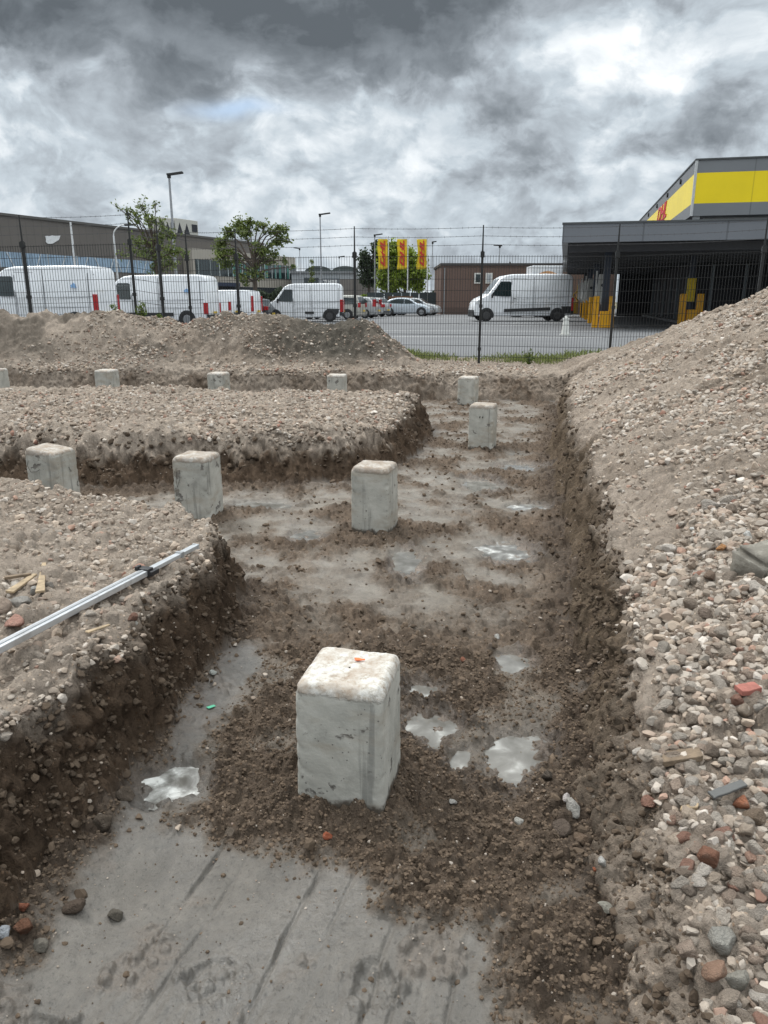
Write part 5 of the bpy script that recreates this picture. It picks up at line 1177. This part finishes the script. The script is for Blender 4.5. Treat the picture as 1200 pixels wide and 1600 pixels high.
def tree(name, label, loc, trunk_h, clumps, lsize, dens, lm, rnd, trunk_r=.16, lean=0, group=None):
    """clumps: (x, z, r, weight) ellipses of foliage relative to the trunk base; limbs run out to them"""
    r = empty(name, loc); tag(r, label, 'tree', group); tk = MB(); top = Vector((lean * .4, 0, trunk_h)); pts = [Vector((0, 0, 0)), Vector((.05, .02, trunk_h * .5)), top]
    for i in range(2): tk.tube(pts[i], pts[i + 1], trunk_r * (1 - .25 * i), trunk_r * (.75 - .2 * i), 9)
    tk.build('trunk', bark, r, smooth=True); lb = MB(); lv = []
    for (x, z, rr, wgt) in clumps:
        y = rnd.uniform(-1, 1) * .8 * min(1.6, max(.5, rr * 1.3)); c = Vector((x, y, z)); base = top.lerp(pts[1], rnd.uniform(0, .5)) if z > trunk_h * .8 else pts[1].lerp(top, .3)
        m1 = base.lerp(c, .5) + Vector((0, rnd.uniform(-.2, .2), .18 * (c - base).length * (1 if z > trunk_h else .2))); lb.tube(base, m1, trunk_r * .35, trunk_r * .22, 6); lb.tube(m1, c, trunk_r * .22, trunk_r * .10, 6)
        nt = int(6 + 10 * wgt)
        for k in range(nt):
            d = Vector((rnd.gauss(0, 1), rnd.gauss(0, 1), rnd.gauss(0, .75))); d = d.normalized() * rr * rnd.uniform(.3, 1.5); e = c + d; s0 = m1.lerp(c, rnd.uniform(.3, 1)); lb.tube(s0, e, trunk_r * .07, trunk_r * .03, 4, cap=False)
            for q in range(int(dens * wgt * rnd.uniform(.5, 1.4))):
                t = rnd.uniform(.45, 1.08); lv.append((s0.lerp(e, t) + Vector((rnd.gauss(0, 1), rnd.gauss(0, 1), rnd.gauss(0, 1))) * rr * .32, rnd.uniform(.6, 1.3)))
    lb.build('limbs', bark, r, smooth=True); mb = MB(); leaves(lv, lsize, rnd, mb); mb.build('crown', lm, r, recalc=False); return r
lf1 = leaf_mat('olive leaves', (.05, .08, .02), (.19, .23, .06)); lf2 = leaf_mat('fresh leaves', (.045, .085, .015), (.16, .215, .03)); lf3 = leaf_mat('dark leaves', (.018, .032, .018), (.06, .085, .04)); lf4 = leaf_mat('bright leaves', (.09, .15, .01), (.26, .33, .04))
def T(px, py, D, base): p = aty(px, py, D); return p
rnd = random.Random(21)
def clump_px(tx, D, items):
    b = aty(tx, 480, D); out = []
    for (px, py, rp, w_) in items:
        p = aty(px, py, D); out.append((p.x - b.x, p.z - LOT, rp * D / F, w_))
    return (b.x, D, LOT), out
loc, cl = clump_px(248, 44, [(183, 322, 5, .35), (196, 327, 6, .45), (210, 330, 8, .8), (222, 320, 8, .9), (232, 334, 8, .8), (243, 318, 6, .5), (240, 345, 9, .9), (215, 345, 7, .6), (200, 340, 5, .4), (255, 350, 9, .9), (262, 366, 11, 1.2), (245, 372, 10, 1.2), (222, 375, 11, .9), (205, 392, 11, .8),
       (195, 400, 7, .4), (228, 398, 12, 1.1), (250, 398, 13, 1.3), (268, 395, 12, 1.2), (282, 393, 8, .8), (290, 398, 6, .5), (255, 415, 13, 1.1), (238, 418, 10, .9), (272, 412, 9, .8), (212, 378, 8, .6)])
tree('broadleaf_tree', 'thin crowned green tree with a long bare branch, behind the tallest street lamp', loc, 4.3, cl, .095, 8, lf1, rnd, .14, group='trees by the warehouse')
loc, cl = clump_px(399, 46, [(345, 378, 9, 1.1), (340, 392, 7, .8), (356, 362, 9, 1.2), (372, 350, 9, 1.3), (388, 345, 7, 1.0), (380, 362, 10, 1.1), (403, 350, 8, .6), (415, 352, 6, .45), (420, 360, 6, .5), (436, 358, 8, 1.1), (446, 360, 6, .8), (440, 375, 8, .9), (428, 378, 7, .6), (452, 376, 4, .3),
       (345, 400, 8, 1.0), (360, 396, 9, 1.1), (352, 412, 8, .9), (370, 408, 8, .7), (400, 385, 8, .5), (418, 392, 8, .9), (410, 405, 8, .7), (430, 396, 7, .6), (446, 408, 5, .4), (460, 417, 4, .3), (395, 425, 10, .8), (408, 432, 7, .6), (385, 440, 6, .5), (372, 430, 7, .6), (425, 407, 7, .6)])
tree('broadleaf_tree', 'spreading green tree with an open crown in front of the office block', loc, 3.6, cl, .105, 13, lf1, rnd, .17, group='trees by the warehouse')
loc, cl = clump_px(632, 104, [(600, 392, 9, 1.6), (612, 388, 10, 1.6), (625, 395, 12, 1.8), (640, 398, 10, 1.6), (650, 408, 10, 1.6), (610, 408, 13, 2), (630, 415, 13, 2), (648, 425, 12, 2), (660, 430, 8, 1.2), (603, 425, 12, 1.8), (620, 436, 13, 2), (640, 442, 13, 1.8), (598, 442, 10, 1.6), (655, 445, 8, 1), (612, 452, 9, 1.2)])
tree('broadleaf_tree', 'broad bright green tree behind the three yellow flags', loc, 3.5, cl, .24, 22, lf4, rnd, .3, group='trees beyond the parked cars')
loc, cl = clump_px(576, 112, [(570, 400, 8, 1.5), (578, 408, 9, 1.5), (566, 415, 7, 1.3), (574, 425, 9, 1.4), (590, 395, 6, 1.4), (588, 384, 5, 1.2), (584, 420, 9, 1.4), (568, 438, 8, 1.2), (582, 440, 9, 1.2), (592, 408, 7, 1.3), (595, 380, 5, 1.2)])
tree('broadleaf_tree', 'dark green tree left of the flags behind the parked cars', loc, 4, cl, .22, 16, lf3, rnd, .25, group='trees beyond the parked cars')
loc, cl = clump_px(487, 95, [(487, 408, 2.5, .6), (487, 418, 3, .7), (488, 428, 3.2, .8), (487, 438, 3.6, .9), (489, 448, 3.6, .9)])
tree('slim_tree', 'slim young columnar tree in front of the distant grey building', loc, 4.5, cl, .13, 9, lf1, rnd, .07)
def hedge(name, label, px0, px1, pt, D, lm, n, size, dep=2.5, kind=None):
    a = aty(px0, pt, D); b = aty(px1, pt, D); h = a.z - LOT; mb = MB(); rr = random.Random(px0); pts = []
    for k in range(n):
        x = rr.uniform(0, b.x - a.x); top = h * (.82 + .18 * math.sin(x * 1.7 + px0) * math.sin(x * .6)); pts.append((Vector((x, rr.uniform(0, dep), top * (1 - rr.random() ** 2 * .95))), rr.uniform(.6, 1.3)))
    leaves(pts, size, rr, mb); o = mb.build(name, lm, recalc=False); o.location = (a.x, D, LOT); tag(o, label, 'hedge'); return o
hedge('hedge', 'yellow green hedge behind the people carrier', 531, 582, 461, 84, lf4, 2600, .16)
hedge('hedge', 'low dark shrubs in front of the office block', 398, 436, 447, 96, lf3, 1800, .18)
o = hedge('hedge', 'dark tree line seen between the fence panels and the brown building', 664, 692, 452, 120, lf3, 1500, .3)
o = hedge('hedge', 'dark treetops above the farthest hall', 478, 562, 424, 150, lf3, 2600, .35)
# ---- grass and weeds at the fence foot
gr = MB(); rr = random.Random(5); gverts = []
for k in range(9000):
    x = rr.uniform(.3, 8.5); y = 14.9 + rr.random() * 1.1 - .16 * (x - 2)
    dn = .5 + .5 * math.sin(x * 2.1 + 1) * math.sin(x * .9); 
    if rr.random() > .25 + .75 * dn: continue
    if x > 4.5 and rr.random() < .8: continue
    gverts.append((x, y, rr.uniform(.05, .22) * (.55 + .6 * dn)))
zz_ = terrain(np.array([g[0] for g in gverts]), np.array([g[1] for g in gverts]), False)
for (x, y, h), z in zip(gverts, zz_):
    a = rr.uniform(0, 3.14); dx, dy = .006 * math.cos(a), .006 * math.sin(a); l = rr.gauss(0, .35) * h; l2 = rr.gauss(0, .35) * h; b0 = Vector((x, y, z - .01))
    gr.add([b0 + Vector((dx, dy, 0)), b0 - Vector((dx, dy, 0)), b0 + Vector((l * .4 - dx * .6, l2 * .4, h * .6)), b0 + Vector((l, l2, h))], [(0, 1, 2), (0, 2, 3)])
o = gr.build('grass', leaf_mat('grass blades', (.09, .12, .03), (.28, .32, .11)), recalc=False); o['kind'] = 'stuff'; o['label'] = 'thin green grass along the foot of the fence'
def weed(label, px, py, D, h, n, seed):
    b = aty(px, py, D); z = float(terrain(np.array([b.x]), np.array([D]), False)[0]); r = empty('weed_plant', (b.x, D, z - .02)); tag(r, label, 'weed', 'leafy weeds by the fence'); rr = random.Random(seed); st = MB(); lv = []
    for k in range(n):
        a = rr.uniform(0, 6.3); e = Vector((math.cos(a) * h * .38 * rr.random(), math.sin(a) * h * .3 * rr.random(), h * rr.uniform(.45, 1))); st.tube((0, 0, 0), e, .004, .002, 4, cap=False)
        for q in range(16): t = rr.uniform(.15, 1); lv.append((e * t + Vector((rr.gauss(0, .02), rr.gauss(0, .02), rr.gauss(0, .02))), rr.uniform(.6, 1.2)))
    st.build('stems', MATS['verge soil'], r); mb = MB(); leaves(lv, .028, rr, mb); mb.build('leaves', lf2, r, recalc=False)
weed('bushy green weed on the crest of the left heap under the second thick fence post', 222, 490, 13.95, .34, 16, 1)
weed('small green weed on the heap crest in front of the large left van', 180, 485, 13.95, .22, 7, 2)
weed('small green weed on the heap crest in front of the second white van', 248, 497, 13.95, .14, 7, 3)
weed('grassy weed with a reddish stem at the fence foot right of the middle post', 828, 548, 14.6, .32, 9, 4)

# ================================================================ loose things on the banks
def on_ground(px, py, lift=0): p = ground_hit(px, py); p.z += lift; return p
alu = mat('aluminium', (.55, .57, .59), .38, metal=.55, var=.08, scale=20, dirt=(14, (.30, .28, .26), .4)); clampm = mat('black clamp plastic', (.02, .02, .022), .5)
pa = on_ground(-60, 1026); pb = on_ground(306, 856)
for _ in range(5):      # let the rigid staff rest on the highest bumps under it
    tq = np.linspace(0, 1, 60); zs = terrain(pa.x + (pb.x - pa.x) * tq, pa.y + (pb.y - pa.y) * tq, False) - (pa.z + (pb.z - pa.z) * tq)
    lift = float(np.sort(zs)[-3]); pa = atz(-60, 1048, pa.z + lift); pb = atz(306, 857, pb.z + lift)
dv = (pb - pa); Ls = dv.length; r = empty('levelling_staff', pa); r.rotation_euler = dv.to_track_quat('X', 'Z').to_euler(); tag(r, 'long silver aluminium staff with a black clamp lying on the left bank', 'measuring staff')
js = .71 * Ls
MB().box((js / 2, 0, .012), (js, .044, .024)).build('outer_tube', alu, r, bevel=.003)
MB().box((js / 2, 0, .0255), (js - .02, .012, .003)).build('groove', mat('shaded aluminium', (.36, .37, .38), .4, metal=.5), r)
MB().box(((js + Ls) / 2, 0, .011), (Ls - js, .030, .018)).build('inner_tube', alu, r, bevel=.002)
mb = MB(); mb.box((js, 0, .014), (.035, .056, .036)); mb.box((js + .01, -.035, .012), (.05, .02, .02)); mb.box((js - .01, .03, .03), (.03, .015, .02)); mb.build('clamp', clampm, r, bevel=.003)
MB().box((Ls - .13, 0, .0115), (.02, .036, .026)).build('end_clip', mat('shaded aluminium', (.36, .37, .38), .4), r)
MB().box((Ls, 0, .011), (.012, .034, .022)).build('end_cap', alu, r)
wood = mat('weathered split wood', (.33, .25, .16), .85, var=.35, scale=30, bump=.6, bscale=80); wood2 = mat('old brown wood', (.17, .125, .085), .9, var=.3, scale=30, bump=.6, bscale=80)
def stick(name, label, a, b_, w_, t_, m, cat, lift=.012, taper=.5):
    pa, pb = on_ground(*a), on_ground(*b_); mb = MB(); pa.z += lift; pb.z += lift; d = pb - pa; n = d.cross(Vector((0, 0, 1))).normalized() * w_ / 2; rr = random.Random(label); N = 9; L1, L2 = [], []
    for k in range(N + 1):
        t = k / N; p = pa + d * t; q = 1 - taper * t * rr.uniform(.6, 1); L1.append(p + n * q * rr.uniform(.85, 1.1)); L2.append(p - n * q * rr.uniform(.85, 1.1))
    mb.prism(L1 + L2[::-1], (0, 0, t_)); o = mb.build(name, m, bevel=.0015, seg=1); tag(o, label, cat); return o
stick('wood_splinter', 'upright pale split wooden slat leaning among stones on the left bank', (64, 934), (70, 888), .034, .010, wood, 'wood', .02)
stick('wood_splinter', 'tan split wooden slat lying beside the leaning slat on the left bank', (16, 934), (56, 906), .040, .010, wood, 'wood', .02)
stick('wood_splinter', 'brown strip of wood lying behind the split slats at the left edge', (8, 912), (50, 906), .025, .012, wood2, 'wood', .02)
stick('wood_splinter', 'short pale wooden chip in front of the aluminium staff', (136, 994), (172, 982), .020, .006, wood, 'wood')
stick('old_plank', 'short brown plank half buried in the right gravel bank', (1032, 1195), (1094, 1186), .052, .020, wood2, 'plank', .008, .1)
stick('old_plank', 'weathered plank lying under stones on the right gravel bank near the slate strip', (1062, 1272), (1090, 1268), .022, .010, wood, 'plank', .012, .1)
stick('slate_strip', 'thin dark grey slate strip pointing up between stones on the right bank', (1108, 1262), (1160, 1242), .030, .008, mat('dark slate', (.085, .085, .082), .6, bump=.4, bscale=50), 'slate', .035, .2)
stick('brick_tile', 'flat dusty red tile lying on the right gravel near the right edge', (1152, 1092), (1182, 1086), .045, .018, mat('dusty red clay', (.30, .11, .085), .85, var=.3, scale=30, bump=.4), 'tile', .02, .1)
stick('wood_splinter', 'pale wood chip on the right heap near its crest', (986, 570), (1000, 560), .05, .02, wood, 'wood')
stick('dry_stalk', 'thin pale stalk sticking out of the right heap crest', (1002, 536), (1004, 522), .015, .01, wood, 'stalk', .05)
stick('plastic_scrap', 'tiny green plastic scrap at the foot of the left wall', (324, 1108), (336, 1104), .018, .003, mat('green plastic', (.10, .42, .26), .4), 'plastic scrap', .004, .1)
cab = [on_ground(*q, .012) for q in ((1052, 884), (1066, 881), (1080, 876), (1094, 871), (1106, 864), (1118, 858))]
o = MB().path(cab, .007, 8).build('cable', mat('dirty cable', (.13, .105, .085), .7), smooth=True); tag(o, 'bent dirty cable lying on the right slope left of the orange white stone', 'cable')
# mossy concrete block at the right edge
p = ground_hit(1196, 905); bm = bmesh.new(); bmesh.ops.create_cube(bm, size=1); bmesh.ops.bevel(bm, geom=bm.edges[:], offset=.12, segments=2, affect='EDGES'); bmesh.ops.subdivide_edges(bm, edges=bm.edges[:], cuts=3, use_grid_fill=True)
for v in bm.verts:
    c = v.co; k = 1 + .05 * math.sin(9 * c.x + 4 * c.y) * math.cos(7 * c.z + 3 * c.x) + .03 * math.sin(23 * c.x + 17 * c.z); q = 1 + .16 * math.sin(5.3 * c.x + 1) * math.cos(4.1 * c.y + 2) + .05 * math.sin(31 * c.y + 13 * c.z); v.co = Vector((c.x * .20 * k * q, c.y * .19 * k / q, (c.z * .16 + .02 * c.x) * k * q))
me = bpy.data.meshes.new('concrete_block'); bm.to_mesh(me); bm.free(); me.shade_smooth(); me.materials.append(mat('mossy old concrete', (.17, .155, .13), .95, var=.3, scale=9, bump=.8, bscale=40, dirt=(16, (.27, .255, .22), .7)))
o = link(bpy.data.objects.new('concrete_block', me)); o.location = (p.x + .035, p.y + .07, p.z + .025); o.rotation_euler = (R(6), R(-5), R(12)); tag(o, 'mossy grey concrete block lying on the right slope at the right edge', 'concrete block')
print('objects', len(scene.objects))
